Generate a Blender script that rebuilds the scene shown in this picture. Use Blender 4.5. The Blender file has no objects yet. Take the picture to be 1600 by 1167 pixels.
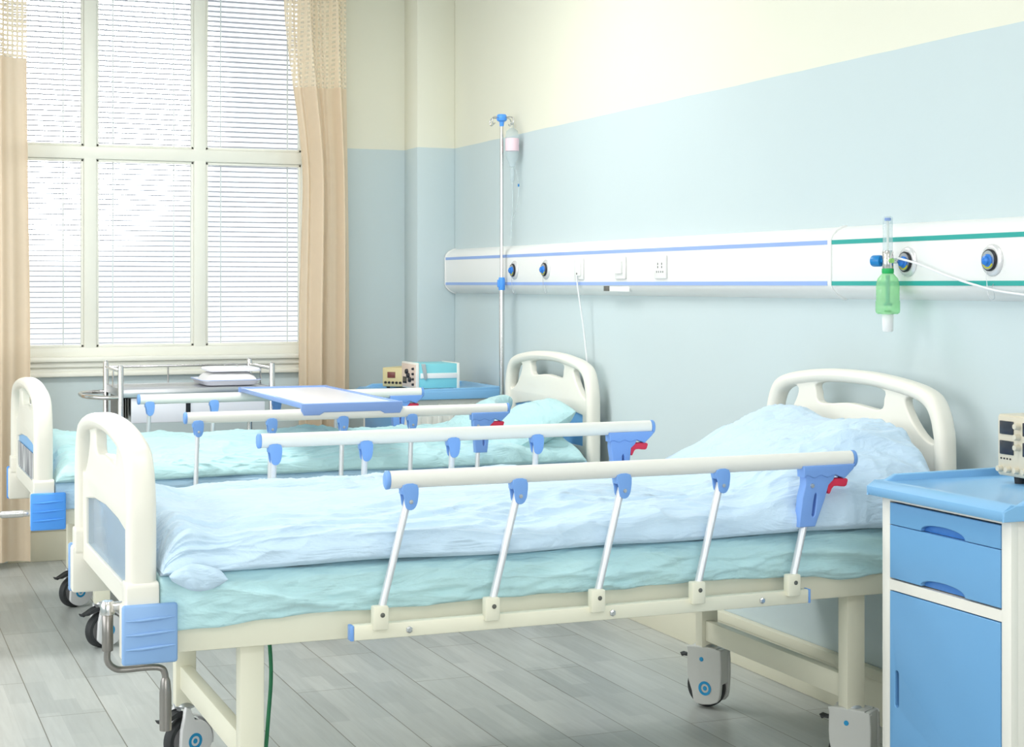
import bpy, bmesh, math, random
from mathutils import Vector, Matrix, noise
random.seed(7)
C = bpy.context.scene.collection
PI = math.pi

# ------------------------------------------------------------------ materials
def lin(c):
    return tuple(((v/255)/12.92 if v/255 <= .04045 else ((v/255+.055)/1.055)**2.4) for v in c)

def mat(name, rgb, rough=.5, metal=0, spec=.5, bump=0, bscale=40, vary=0, vscale=3, emit=0, coat=0, alpha=1, trans=0, sheen=0, ior=1.45, sss=0):
    m = bpy.data.materials.new(name); m.use_nodes = True
    nt = m.node_tree; b = nt.nodes['Principled BSDF']
    c = lin(rgb) + (1,)
    b.inputs['Base Color'].default_value = c
    b.inputs['Roughness'].default_value = rough
    b.inputs['Metallic'].default_value = metal
    b.inputs['Specular IOR Level'].default_value = spec
    b.inputs['IOR'].default_value = ior
    b.inputs['Coat Weight'].default_value = coat
    b.inputs['Alpha'].default_value = alpha
    b.inputs['Transmission Weight'].default_value = trans
    b.inputs['Sheen Weight'].default_value = sheen
    if sss:
        b.inputs['Subsurface Weight'].default_value = sss
        b.inputs['Subsurface Radius'].default_value = (.02, .02, .02)
    if emit:
        b.inputs['Emission Color'].default_value = c; b.inputs['Emission Strength'].default_value = emit
    tc = nt.nodes.new('ShaderNodeTexCoord')
    if vary:
        n = nt.nodes.new('ShaderNodeTexNoise'); n.inputs['Scale'].default_value = vscale; n.inputs['Detail'].default_value = 3
        nt.links.new(tc.outputs['Object'], n.inputs['Vector'])
        mx = nt.nodes.new('ShaderNodeMix'); mx.data_type = 'RGBA'
        mx.inputs[6].default_value = tuple(v*(1-vary) for v in c[:3])+(1,)
        mx.inputs[7].default_value = tuple(min(1, v*(1+vary)) for v in c[:3])+(1,)
        nt.links.new(n.outputs['Fac'], mx.inputs[0]); nt.links.new(mx.outputs[2], b.inputs['Base Color'])
    if bump:
        n = nt.nodes.new('ShaderNodeTexNoise'); n.inputs['Scale'].default_value = bscale; n.inputs['Detail'].default_value = 4
        nt.links.new(tc.outputs['Object'], n.inputs['Vector'])
        bp = nt.nodes.new('ShaderNodeBump'); bp.inputs['Strength'].default_value = bump; bp.inputs['Distance'].default_value = .01
        nt.links.new(n.outputs['Fac'], bp.inputs['Height']); nt.links.new(bp.outputs['Normal'], b.inputs['Normal'])
    return m

M = {}
M['abs'] = mat('ivory_plastic', (240, 237, 226), .32, spec=.5, vary=.015)
M['frame'] = mat('cream_powder_coat', (238, 235, 215), .38, vary=.015)
M['tube'] = mat('white_rail_enamel', (240, 239, 233), .3, vary=.01)
M['post'] = mat('brushed_aluminium', (226, 228, 232), .35, metal=.35)
M['clip'] = mat('clip_blue_plastic', (124, 170, 236), .35, vary=.03)
M['latch'] = mat('latch_blue_plastic', (126, 168, 236), .35, vary=.03)
M['red'] = mat('red_plastic', (228, 52, 84), .35, vary=.03)
M['bumper'] = mat('soft_blue_plastic', (142, 180, 228), .4, vary=.02)
M['bumper2'] = mat('bright_blue_plastic', (84, 160, 248), .35, vary=.02)
M['insert'] = mat('insert_blue_plastic', (122, 186, 242), .35, vary=.03)
M['rubber'] = mat('black_rubber', (52, 54, 56), .6, vary=.05)
M['wheelcap'] = mat('white_wheel_plastic', (232, 232, 234), .35, vary=.01)
M['wheelcap2'] = mat('grey_wheel_plastic', (205, 206, 202), .35, vary=.01)
M['ring'] = mat('ring_blue', (36, 150, 205), .4, vary=.02)
M['chrome'] = mat('chrome', (215, 213, 212), .18, metal=1, vary=.01)
M['steel'] = mat('satin_steel', (200, 202, 206), .3, metal=.9, vary=.02)
M['darkmetal'] = mat('grey_bracket_metal', (120, 118, 112), .4, metal=.7, vary=.03)
M['whitepaint'] = mat('white_gloss_paint', (238, 238, 228), .35, vary=.01)
M['panel'] = mat('panel_aluminium_enamel', (240, 240, 238), .3, vary=.01)
M['stripeb'] = mat('stripe_blue', (150, 178, 232), .4, vary=.02)
M['stripeg'] = mat('stripe_green', (44, 166, 158), .4, vary=.02)
M['black'] = mat('black_plastic', (34, 36, 42), .4, vary=.03)
M['nsblue'] = mat('nightstand_blue', (112, 168, 216), .3, vary=.02)
M['nstop'] = mat('nightstand_top_blue', (134, 188, 232), .22, vary=.02)
M['nsdark'] = mat('recess_blue', (70, 130, 205), .35, vary=.02)
M['navy'] = mat('slot_navy', (40, 80, 140), .4, vary=.02)
M['nswhite'] = mat('cabinet_white', (238, 236, 228), .35, vary=.01)
M['base'] = mat('skirting_paint', (222, 219, 198), .45, vary=.03, bump=.05, bscale=8)
M['beige'] = mat('instrument_beige', (214, 206, 186), .45, vary=.02)
M['yellowish'] = mat('instrument_yellowed', (212, 198, 150), .45, vary=.03)
M['pinkface'] = mat('instrument_face', (228, 206, 190), .45, vary=.03)
M['teal'] = mat('instrument_teal', (136, 214, 224), .4, vary=.02)
M['screen'] = mat('dark_display', (46, 52, 62), .2, vary=.05)
M['maroon'] = mat('maroon_display', (120, 66, 60), .3, vary=.05)
M['traywhite'] = mat('tray_white', (240, 241, 250), .25, vary=.01)
M['trayblue'] = mat('tray_edge_blue', (138, 168, 226), .35, vary=.02)
M['grip'] = mat('stainless_grip', (150, 146, 142), .3, metal=.85, vary=.02)
M['chromeplate'] = mat('pale_chrome_plate', (226, 226, 228), .25, metal=.4, vary=.01)
M['hole'] = mat('bolt_dark', (110, 110, 104), .4, metal=.5, vary=.02)
M['brass'] = mat('yellow_inner', (190, 190, 60), .4, vary=.02)
M['outblue'] = mat('outlet_blue', (44, 124, 216), .25, vary=.02)
M['paper'] = mat('paper_card', (236, 228, 206), .7, vary=.02)
M['pink'] = mat('pink_label', (246, 216, 226), .6, vary=.03)
M['cable'] = mat('white_cable', (236, 238, 240), .4, vary=.01)
M['greycable'] = mat('clear_cord', (212, 222, 222), .4, vary=.01)
M['greencable'] = mat('green_cable', (40, 120, 80), .5, vary=.03)
M['cloth'] = mat('white_cloth', (240, 240, 240), .85, vary=.01, bump=.2, bscale=60)

def fabric(name, rgb, weave=900):
    m = mat(name, rgb, .85, spec=.25, sheen=.25, vary=.03, vscale=4)
    nt = m.node_tree; b = nt.nodes['Principled BSDF']; tc = nt.nodes['Texture Coordinate']
    mp = nt.nodes.new('ShaderNodeMapping'); mp.inputs['Scale'].default_value = (3.0, 12, 12)
    n = nt.nodes.new('ShaderNodeTexNoise'); n.inputs['Scale'].default_value = 1.6; n.inputs['Detail'].default_value = 5; n.inputs['Distortion'].default_value = 1.2
    nt.links.new(tc.outputs['Object'], mp.inputs['Vector']); nt.links.new(mp.outputs['Vector'], n.inputs['Vector'])
    n2 = nt.nodes.new('ShaderNodeTexNoise'); n2.inputs['Scale'].default_value = 9; n2.inputs['Detail'].default_value = 3; n2.inputs['Distortion'].default_value = .8
    nt.links.new(tc.outputs['Object'], n2.inputs['Vector'])
    ad = nt.nodes.new('ShaderNodeMath'); ad.operation = 'MULTIPLY_ADD'; ad.inputs[1].default_value = .5
    nt.links.new(n2.outputs['Fac'], ad.inputs[0]); nt.links.new(n.outputs['Fac'], ad.inputs[2])
    bp = nt.nodes.new('ShaderNodeBump'); bp.inputs['Strength'].default_value = .5; bp.inputs['Distance'].default_value = .03
    nt.links.new(ad.outputs[0], bp.inputs['Height']); nt.links.new(bp.outputs['Normal'], b.inputs['Normal'])
    return m
M['lightblue'] = fabric('light_blue_cotton', (204, 228, 248))
M['tealcloth'] = fabric('teal_cotton', (200, 238, 243))
M['tealduvet'] = fabric('teal_duvet_cotton', (188, 225, 229))
M['sheetblue'] = fabric('sky_sheet_cotton', (178, 209, 232))
M['tealpillow'] = fabric('teal_pillow_cotton', (188, 226, 230))

def glassy(name, rgb, fac, rough=.05):
    m = bpy.data.materials.new(name); m.use_nodes = True; nt = m.node_tree
    for n in list(nt.nodes): nt.nodes.remove(n)
    o = nt.nodes.new('ShaderNodeOutputMaterial'); mx = nt.nodes.new('ShaderNodeMixShader')
    t = nt.nodes.new('ShaderNodeBsdfTransparent'); t.inputs['Color'].default_value = lin(rgb)+(1,)
    g = nt.nodes.new('ShaderNodeBsdfPrincipled'); g.inputs['Base Color'].default_value = lin(rgb)+(1,); g.inputs['Roughness'].default_value = rough
    mx.inputs[0].default_value = fac
    nt.links.new(t.outputs[0], mx.inputs[1]); nt.links.new(g.outputs[0], mx.inputs[2]); nt.links.new(mx.outputs[0], o.inputs[0])
    return m
M['pane'] = glassy('window_glass', (250, 252, 252), .04)
M['clear'] = glassy('clear_plastic', (240, 246, 248), .25, .1)
M['greenclear'] = glassy('green_clear_plastic', (205, 246, 208), .32, .15)
M['insertclear'] = glassy('pale_blue_clear_plastic', (206, 224, 240), .5, .15)
M['aqua'] = mat('aqua_liquid_tube', (44, 170, 180), .3, vary=.02)
M['green'] = mat('green_plastic', (40, 176, 96), .3, vary=.02)
M['gasblue'] = mat('gas_knob_blue', (24, 128, 196), .3, vary=.02)
M['lime'] = mat('lime_plastic', (140, 200, 110), .3, vary=.02)

def wall_material():
    m = bpy.data.materials.new('two_tone_wall_paint'); m.use_nodes = True; nt = m.node_tree; b = nt.nodes['Principled BSDF']
    b.inputs['Roughness'].default_value = .6; b.inputs['Specular IOR Level'].default_value = .3
    tc = nt.nodes.new('ShaderNodeTexCoord'); sp = nt.nodes.new('ShaderNodeSeparateXYZ')
    nt.links.new(tc.outputs['Object'], sp.inputs[0])
    n = nt.nodes.new('ShaderNodeTexNoise'); n.inputs['Scale'].default_value = 2.5
    nt.links.new(tc.outputs['Object'], n.inputs['Vector'])
    wob = nt.nodes.new('ShaderNodeMath'); wob.operation = 'MULTIPLY_ADD'; wob.inputs[1].default_value = .008
    nt.links.new(n.outputs['Fac'], wob.inputs[0]); nt.links.new(sp.outputs['Z'], wob.inputs[2])
    gt = nt.nodes.new('ShaderNodeMath'); gt.operation = 'GREATER_THAN'; gt.inputs[1].default_value = 1.986
    nt.links.new(wob.outputs[0], gt.inputs[0])
    mx = nt.nodes.new('ShaderNodeMix'); mx.data_type = 'RGBA'
    mx.inputs[6].default_value = lin((202, 216, 219))+(1,); mx.inputs[7].default_value = lin((233, 232, 216))+(1,)
    nt.links.new(gt.outputs[0], mx.inputs[0])
    n2 = nt.nodes.new('ShaderNodeTexNoise'); n2.inputs['Scale'].default_value = 1.2; n2.inputs['Detail'].default_value = 5
    nt.links.new(tc.outputs['Object'], n2.inputs['Vector'])
    rm = nt.nodes.new('ShaderNodeMapRange'); rm.inputs['To Min'].default_value = .96; rm.inputs['To Max'].default_value = 1.03
    nt.links.new(n2.outputs['Fac'], rm.inputs['Value'])
    vm = nt.nodes.new('ShaderNodeVectorMath'); vm.operation = 'SCALE'
    nt.links.new(mx.outputs[2], vm.inputs[0]); nt.links.new(rm.outputs[0], vm.inputs['Scale'])
    nt.links.new(vm.outputs[0], b.inputs['Base Color'])
    n3 = nt.nodes.new('ShaderNodeTexNoise'); n3.inputs['Scale'].default_value = 60
    nt.links.new(tc.outputs['Object'], n3.inputs['Vector'])
    bp = nt.nodes.new('ShaderNodeBump'); bp.inputs['Strength'].default_value = .06; bp.inputs['Distance'].default_value = .003
    nt.links.new(n3.outputs['Fac'], bp.inputs['Height']); nt.links.new(bp.outputs['Normal'], b.inputs['Normal'])
    return m
M['wall'] = wall_material()
M['ceiling'] = mat('ceiling_paint', (240, 240, 236), .8, vary=.01)

def floor_material():
    m = bpy.data.materials.new('grey_laminate_planks'); m.use_nodes = True; nt = m.node_tree; b = nt.nodes['Principled BSDF']
    b.inputs['Roughness'].default_value = .33; b.inputs['Specular IOR Level'].default_value = .5
    tc = nt.nodes.new('ShaderNodeTexCoord')
    mp = nt.nodes.new('ShaderNodeMapping'); mp.inputs['Rotation'].default_value = (0, 0, PI/2); mp.inputs['Location'].default_value = (.1, .07, 0)
    nt.links.new(tc.outputs['Object'], mp.inputs['Vector'])
    def brick(w, h, ms, c1, c2, mort, off=.37):
        br = nt.nodes.new('ShaderNodeTexBrick'); br.offset = off
        br.inputs['Scale'].default_value = 1; br.inputs['Brick Width'].default_value = w; br.inputs['Row Height'].default_value = h
        br.inputs['Mortar Size'].default_value = ms; br.inputs['Mortar Smooth'].default_value = 0
        br.inputs['Color1'].default_value = lin(c1)+(1,); br.inputs['Color2'].default_value = lin(c2)+(1,); br.inputs['Mortar'].default_value = lin(mort)+(1,)
        nt.links.new(mp.outputs['Vector'], br.inputs['Vector']); return br
    small = brick(.42, .066, .0004, (193, 196, 193), (177, 181, 179), (174, 177, 174))
    big = brick(1.25, .198, .0016, (255, 255, 255), (238, 240, 240), (168, 163, 154))
    mul = nt.nodes.new('ShaderNodeMix'); mul.data_type = 'RGBA'; mul.blend_type = 'MULTIPLY'; mul.inputs[0].default_value = 1
    nt.links.new(small.outputs['Color'], mul.inputs[6]); nt.links.new(big.outputs['Color'], mul.inputs[7])
    gm = nt.nodes.new('ShaderNodeMapping'); gm.inputs['Scale'].default_value = (60, 4, 4)
    nt.links.new(tc.outputs['Object'], gm.inputs['Vector'])
    gn = nt.nodes.new('ShaderNodeTexNoise'); gn.inputs['Scale'].default_value = 1; gn.inputs['Detail'].default_value = 6; gn.inputs['Distortion'].default_value = .6
    nt.links.new(gm.outputs['Vector'], gn.inputs['Vector'])
    rm = nt.nodes.new('ShaderNodeMapRange'); rm.inputs['To Min'].default_value = .84; rm.inputs['To Max'].default_value = 1.16
    nt.links.new(gn.outputs['Fac'], rm.inputs['Value'])
    vm = nt.nodes.new('ShaderNodeVectorMath'); vm.operation = 'SCALE'
    nt.links.new(mul.outputs[2], vm.inputs[0]); nt.links.new(rm.outputs[0], vm.inputs['Scale'])
    nt.links.new(vm.outputs[0], b.inputs['Base Color'])
    bp = nt.nodes.new('ShaderNodeBump'); bp.inputs['Strength'].default_value = .15; bp.inputs['Distance'].default_value = .002
    nt.links.new(gn.outputs['Fac'], bp.inputs['Height']); nt.links.new(bp.outputs['Normal'], b.inputs['Normal'])
    return m
M['floor'] = floor_material()

def curtain_material(name, rgb, tl=.45):
    m = bpy.data.materials.new(name); m.use_nodes = True; nt = m.node_tree
    for n in list(nt.nodes): nt.nodes.remove(n)
    o = nt.nodes.new('ShaderNodeOutputMaterial'); mx = nt.nodes.new('ShaderNodeMixShader'); mx.inputs[0].default_value = tl
    d = nt.nodes.new('ShaderNodeBsdfDiffuse'); t = nt.nodes.new('ShaderNodeBsdfTranslucent')
    tc = nt.nodes.new('ShaderNodeTexCoord'); n = nt.nodes.new('ShaderNodeTexNoise'); n.inputs['Scale'].default_value = 25
    nt.links.new(tc.outputs['Object'], n.inputs['Vector'])
    cm = nt.nodes.new('ShaderNodeMix'); cm.data_type = 'RGBA'; c = lin(rgb)
    cm.inputs[6].default_value = tuple(v*.95 for v in c)+(1,); cm.inputs[7].default_value = c+(1,)
    nt.links.new(n.outputs['Fac'], cm.inputs[0])
    nt.links.new(cm.outputs[2], d.inputs['Color']); nt.links.new(cm.outputs[2], t.inputs['Color'])
    nt.links.new(d.outputs[0], mx.inputs[1]); nt.links.new(t.outputs[0], mx.inputs[2]); nt.links.new(mx.outputs[0], o.inputs[0])
    return m
M['curtain'] = curtain_material('peach_curtain_cloth', (244, 226, 202), .38)
M['slat'] = curtain_material('white_blind_slat', (222, 222, 230), .08)

def lattice_material():
    m = curtain_material('open_lattice_curtain_cloth', (252, 238, 216), .4); nt = m.node_tree
    o = [n for n in nt.nodes if n.type == 'OUTPUT_MATERIAL'][0]; src = o.inputs[0].links[0].from_socket
    tc = [n for n in nt.nodes if n.type == 'TEX_COORD'][0]
    ck = nt.nodes.new('ShaderNodeTexBrick'); ck.offset = 0; ck.inputs['Scale'].default_value = 1
    ck.inputs['Brick Width'].default_value = .022; ck.inputs['Row Height'].default_value = .022; ck.inputs['Mortar Size'].default_value = .006
    sp = nt.nodes.new('ShaderNodeSeparateXYZ'); cb = nt.nodes.new('ShaderNodeCombineXYZ')
    nt.links.new(tc.outputs['Object'], sp.inputs[0]); nt.links.new(sp.outputs['X'], cb.inputs['X']); nt.links.new(sp.outputs['Z'], cb.inputs['Y'])
    nt.links.new(cb.outputs[0], ck.inputs['Vector'])
    tr = nt.nodes.new('ShaderNodeBsdfTransparent'); mx = nt.nodes.new('ShaderNodeMixShader')
    mr = nt.nodes.new('ShaderNodeMapRange'); mr.inputs['To Min'].default_value = .45; mr.inputs['To Max'].default_value = 1
    nt.links.new(ck.outputs['Fac'], mr.inputs['Value']); nt.links.new(mr.outputs[0], mx.inputs[0])
    nt.links.new(tr.outputs[0], mx.inputs[1]); nt.links.new(src, mx.inputs[2]); nt.links.new(mx.outputs[0], o.inputs[0])
    return m
M['lattice'] = lattice_material()

def striped_card():
    m = mat('striped_record_card', (214, 214, 216), .5); nt = m.node_tree; b = nt.nodes['Principled BSDF']; tc = nt.nodes['Texture Coordinate']
    mp = nt.nodes.new('ShaderNodeMapping'); mp.inputs['Scale'].default_value = (1, 34, 3)
    n = nt.nodes.new('ShaderNodeTexNoise'); n.inputs['Scale'].default_value = 1; n.inputs['Detail'].default_value = 4
    r = nt.nodes.new('ShaderNodeValToRGB'); r.color_ramp.elements[0].position = .44; r.color_ramp.elements[1].position = .56
    r.color_ramp.elements[0].color = lin((96, 96, 108))+(1,); r.color_ramp.elements[1].color = lin((220, 220, 222))+(1,)
    nt.links.new(tc.outputs['Object'], mp.inputs['Vector']); nt.links.new(mp.outputs['Vector'], n.inputs['Vector'])
    nt.links.new(n.outputs['Fac'], r.inputs[0]); nt.links.new(r.outputs[0], b.inputs['Base Color']); return m
M['striped'] = striped_card()

# ------------------------------------------------------------------ geometry helpers
class MB:
    def __init__(s): s.v = []; s.f = []
    def add(s, vs, fs):
        k = len(s.v); s.v += [tuple(v) for v in vs]; s.f += [tuple(i+k for i in f) for f in fs]; return s
    def box(s, x0, x1, y0, y1, z0, z1, b=0, seg=2):
        bm = bmesh.new(); bmesh.ops.create_cube(bm, size=1)
        for v in bm.verts:
            v.co = Vector(((x0+x1)/2+v.co.x*(x1-x0), (y0+y1)/2+v.co.y*(y1-y0), (z0+z1)/2+v.co.z*(z1-z0)))
        if b: bmesh.ops.bevel(bm, geom=bm.edges[:], offset=min(b, .49*min(abs(x1-x0), abs(y1-y0), abs(z1-z0))), segments=seg, profile=.5, affect='EDGES')
        s.bm(bm); return s
    def bm(s, bm, mx=None):
        bm.verts.ensure_lookup_table(); bm.verts.index_update()
        vs = [(mx @ v.co if mx else v.co.copy()) for v in bm.verts]
        s.add(vs, [tuple(v.index for v in f.verts) for f in bm.faces]); bm.free()
    def tube(s, pts, r, n=14, ry=None, cap=True, closed=False):
        """sweep an elliptical section (r in the horizontal side direction, ry in the other) along pts"""
        pts = [Vector(p) for p in pts]; rr = r if isinstance(r, (list, tuple)) else [r]*len(pts)
        N = len(pts); rings = []; up = None
        for i, p in enumerate(pts):
            if closed: d = pts[(i+1) % N]-pts[i-1]
            else: d = pts[min(i+1, N-1)]-pts[max(i-1, 0)]
            d.normalize()
            if up is None:
                up = Vector((0, 0, 1)) if abs(d.z) < .9 else Vector((1, 0, 0))
            u = up-d*up.dot(d); u.normalize(); w = d.cross(u); up = u
            k = (ry/r if ry and not isinstance(r, (list, tuple)) else 1)
            rings.append([p+w*math.cos(2*PI*j/n)*rr[i]+u*math.sin(2*PI*j/n)*rr[i]*k for j in range(n)])
        vs = [v for g in rings for v in g]; fs = []
        M_ = N if closed else N-1
        for i in range(M_):
            for j in range(n):
                a = i*n+j; b = i*n+(j+1) % n; c = ((i+1) % N)*n+(j+1) % n; d_ = ((i+1) % N)*n+j
                fs.append((a, b, c, d_))
        if cap and not closed:
            fs.append(tuple(range(n-1, -1, -1))); fs.append(tuple((N-1)*n+j for j in range(n)))
        return s.add(vs, fs)
    def lathe(s, c, axis, prof, n=28):
        """prof: list of (radius, distance along axis)"""
        a = Vector(axis).normalized(); t = Vector((0, 0, 1)) if abs(a.z) < .9 else Vector((1, 0, 0))
        u = (t-a*t.dot(a)).normalized(); w = a.cross(u); c = Vector(c)
        vs = []; fs = []
        for r, h in prof:
            for j in range(n):
                vs.append(c+a*h+u*math.cos(2*PI*j/n)*max(r, 1e-5)+w*math.sin(2*PI*j/n)*max(r, 1e-5))
        for i in range(len(prof)-1):
            for j in range(n):
                fs.append((i*n+j, i*n+(j+1) % n, (i+1)*n+(j+1) % n, (i+1)*n+j))
        return s.add(vs, fs)
    def disc(s, c, axis, r, t, n=28, b=.15):
        b = min(r, t)*b
        return s.lathe(c, axis, [(0, 0), (r-b, 0), (r, b), (r, t-b), (r-b, t), (0, t)], n)
    def plate(s, outlines, t, b, mx):
        """outlines: list of 2D loops, first the outline and then the holes; extruded by t, edges rounded by b; mx places (u,v,w)"""
        cu = bpy.data.curves.new('tmp', 'CURVE'); cu.dimensions = '2D'; cu.fill_mode = 'BOTH'
        cu.extrude = max(0, t/2-b); cu.bevel_depth = b; cu.bevel_resolution = 3
        outlines = [inset(o, b if k == 0 else -b) for k, o in enumerate(outlines)]
        for o in outlines:
            sp = cu.splines.new('POLY'); sp.points.add(len(o)-1); sp.use_cyclic_u = True
            for i, p in enumerate(o): sp.points[i].co = (p[0], p[1], 0, 1)
        ob = bpy.data.objects.new('tmp', cu); me = bpy.data.meshes.new_from_object(ob)
        bm = bmesh.new(); bm.from_mesh(me); bmesh.ops.remove_doubles(bm, verts=bm.verts[:], dist=1e-5)
        s.bm(bm, mx)
        bpy.data.objects.remove(ob); bpy.data.curves.remove(cu); bpy.data.meshes.remove(me); return s
    def grid(s, P, closed_u=False):
        R = len(P); Cc = len(P[0]); vs = [p for row in P for p in row]; fs = []
        for i in range(R-1):
            for j in range(Cc-1):
                fs.append((i*Cc+j, i*Cc+j+1, (i+1)*Cc+j+1, (i+1)*Cc+j))
        return s.add(vs, fs)
    def xf(s, m): s.v = [tuple(m @ Vector(v)) for v in s.v]; return s
    def build(s, name, material, parent=None, smooth=40, label=None, solid=0):
        me = bpy.data.meshes.new(name); me.from_pydata(s.v, [], s.f); me.validate(); me.update()
        bm = bmesh.new(); bm.from_mesh(me)
        if not solid: bmesh.ops.recalc_face_normals(bm, faces=bm.faces[:])
        bm.to_mesh(me); bm.free()
        for p in me.polygons: p.use_smooth = True
        if smooth < 180: me.set_sharp_from_angle(angle=math.radians(smooth))
        me.materials.append(M[material] if isinstance(material, str) else material)
        o = bpy.data.objects.new(name, me); C.objects.link(o)
        if parent: o.parent = parent
        if label: o['label'] = label
        return o

def thing(name, label, cat, loc=(0, 0, 0), rz=0, group=None):
    o = bpy.data.objects.new(name, None); C.objects.link(o); o.location = loc; o.rotation_euler = (0, 0, rz); o.empty_display_size = .1
    return tag(o, label, cat, group)
def tag(o, label, cat, group=None):
    o['label'] = label; o['category'] = cat
    if group: o['group'] = group
    return o
def struct(o): o['kind'] = 'structure'; return o
def part_empty(name, parent, loc=(0, 0, 0), rz=0):
    o = bpy.data.objects.new(name, None); C.objects.link(o); o.parent = parent; o.location = loc; o.rotation_euler = (0, 0, rz); o.empty_display_size = .05; return o

YZ = lambda x: Matrix(((0, 0, 1, x), (1, 0, 0, 0), (0, 1, 0, 0), (0, 0, 0, 1)))     # (u,v,w) -> (x+w, u, v)
XZ = lambda y: Matrix(((1, 0, 0, 0), (0, 0, 1, y), (0, 1, 0, 0), (0, 0, 0, 1)))     # (u,v,w) -> (u, y+w, v)
XY = lambda z: Matrix(((1, 0, 0, 0), (0, 1, 0, 0), (0, 0, 1, z), (0, 0, 0, 1)))
def smooth_loop(pts, sub=4):
    """closed Catmull-Rom through pts"""
    n = len(pts); out = []
    for i in range(n):
        p0, p1, p2, p3 = pts[i-1], pts[i], pts[(i+1) % n], pts[(i+2) % n]
        for k in range(sub):
            t = k/sub
            out.append(tuple(.5*((2*p1[a])+(-p0[a]+p2[a])*t+(2*p0[a]-5*p1[a]+4*p2[a]-p3[a])*t*t+(-p0[a]+3*p1[a]-3*p2[a]+p3[a])*t**3) for a in (0, 1)))
    return out
def spline(pts, sub=8):
    n = len(pts); out = []
    for i in range(n-1):
        p0 = pts[max(i-1, 0)]; p1 = pts[i]; p2 = pts[i+1]; p3 = pts[min(i+2, n-1)]
        for k in range(sub):
            t = k/sub
            out.append(tuple(.5*((2*p1[a])+(-p0[a]+p2[a])*t+(2*p0[a]-5*p1[a]+4*p2[a]-p3[a])*t*t+(-p0[a]+3*p1[a]-3*p2[a]+p3[a])*t**3) for a in range(len(p1))))
    out.append(tuple(pts[-1])); return out
def rrect(x0, x1, y0, y1, r, n=5):
    o = []
    for cx, cy, a in ((x1-r, y1-r, 0), (x0+r, y1-r, 90), (x0+r, y0+r, 180), (x1-r, y0+r, 270)):
        for k in range(n+1):
            t = math.radians(a+90*k/n); o.append((cx+r*math.cos(t), cy+r*math.sin(t)))
    return o
def inset(loop, d):
    """move a closed 2D loop towards its inside by d"""
    lp = [loop[i] for i in range(len(loop)) if math.dist(loop[i], loop[i-1]) > 1e-6]
    n = len(lp); ar = sum(lp[i-1][0]*lp[i][1]-lp[i][0]*lp[i-1][1] for i in range(n)); sg = 1 if ar > 0 else -1; out = []
    for i in range(n):
        a, p, c_ = Vector(lp[i-1]), Vector(lp[i]), Vector(lp[(i+1) % n])
        e1 = (p-a).normalized(); e2 = (c_-p).normalized()
        n1 = Vector((-e1.y, e1.x))*sg; n2 = Vector((-e2.y, e2.x))*sg; m_ = n1+n2
        if m_.length < 1e-6: m_ = n1
        m_.normalize(); k = min(1.6, 1/max(.3, m_.dot(n1))); q = p+m_*d*k; out.append((q.x, q.y))
    return out
def sstep(a, b, x):
    t = max(0, min(1, (x-a)/(b-a))); return t*t*(3-2*t)

# ------------------------------------------------------------------ the room
WX, WY = 2.824, 7.984          # inner faces of the head wall and of the window wall
LX, BY, CH = -3.2, -2.4, 3.0
WN = dict(x0=.42, x1=2.15, z0=.955, z1=2.86)
struct(MB().box(LX-.2, WX+.2, BY-.2, WY+.2, -.1, 0).build('floor', 'floor'))
struct(MB().box(LX-.2, WX+.2, BY-.2, WY+.2, CH, CH+.1).build('ceiling', 'ceiling'))
struct(MB().box(WX, WX+.2, BY-.2, WY+.2, 0, CH).build('wall_right', 'wall'))
b = MB()
b.box(LX, WN['x0'], WY, WY+.2, 0, CH).box(WN['x1'], WX, WY, WY+.2, 0, CH).box(WN['x0'], WN['x1'], WY, WY+.2, 0, WN['z0']).box(WN['x0'], WN['x1'], WY, WY+.2, WN['z1'], CH)
struct(b.build('wall_back', 'wall'))
b = MB(); ly0, ly1, lz0, lz1 = 1.0, 6.4, .9, 2.7
b.box(LX-.2, LX, BY, ly0, 0, CH).box(LX-.2, LX, ly1, WY, 0, CH).box(LX-.2, LX, ly0, ly1, 0, lz0).box(LX-.2, LX, ly0, ly1, lz1, CH)
struct(b.build('wall_left', 'wall'))
struct(MB().box(LX, -1.8, BY-.2, BY, 0, CH).box(1.8, WX, BY-.2, BY, 0, CH).box(-1.8, 1.8, BY-.2, BY, 0, .9).box(-1.8, 1.8, BY-.2, BY, 2.7, CH).build('wall_front', 'wall'))
struct(MB().box(2.623, WX, 7.78, WY, 0, CH, .004).build('trim_1', 'wall'))            # boxed-in pipe column in the corner
def skirting(name, horiz, a0, a1, face):
    m = MB()
    if horiz:
        m.box(a0, a1, face-.02, face, 0, .145, .003).box(a0, a1, face-.026, face, .142, .157, .004)
    else:
        m.box(face-.02, face, a0, a1, 0, .135, .003).box(face-.03, face, a0, a1, .132, .166, .006)
    return struct(m.build(name, 'base'))
skirting('baseboard_right', False, BY, 7.78, WX)
skirting('baseboard_back', True, .68, 2.623, WY)

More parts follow.
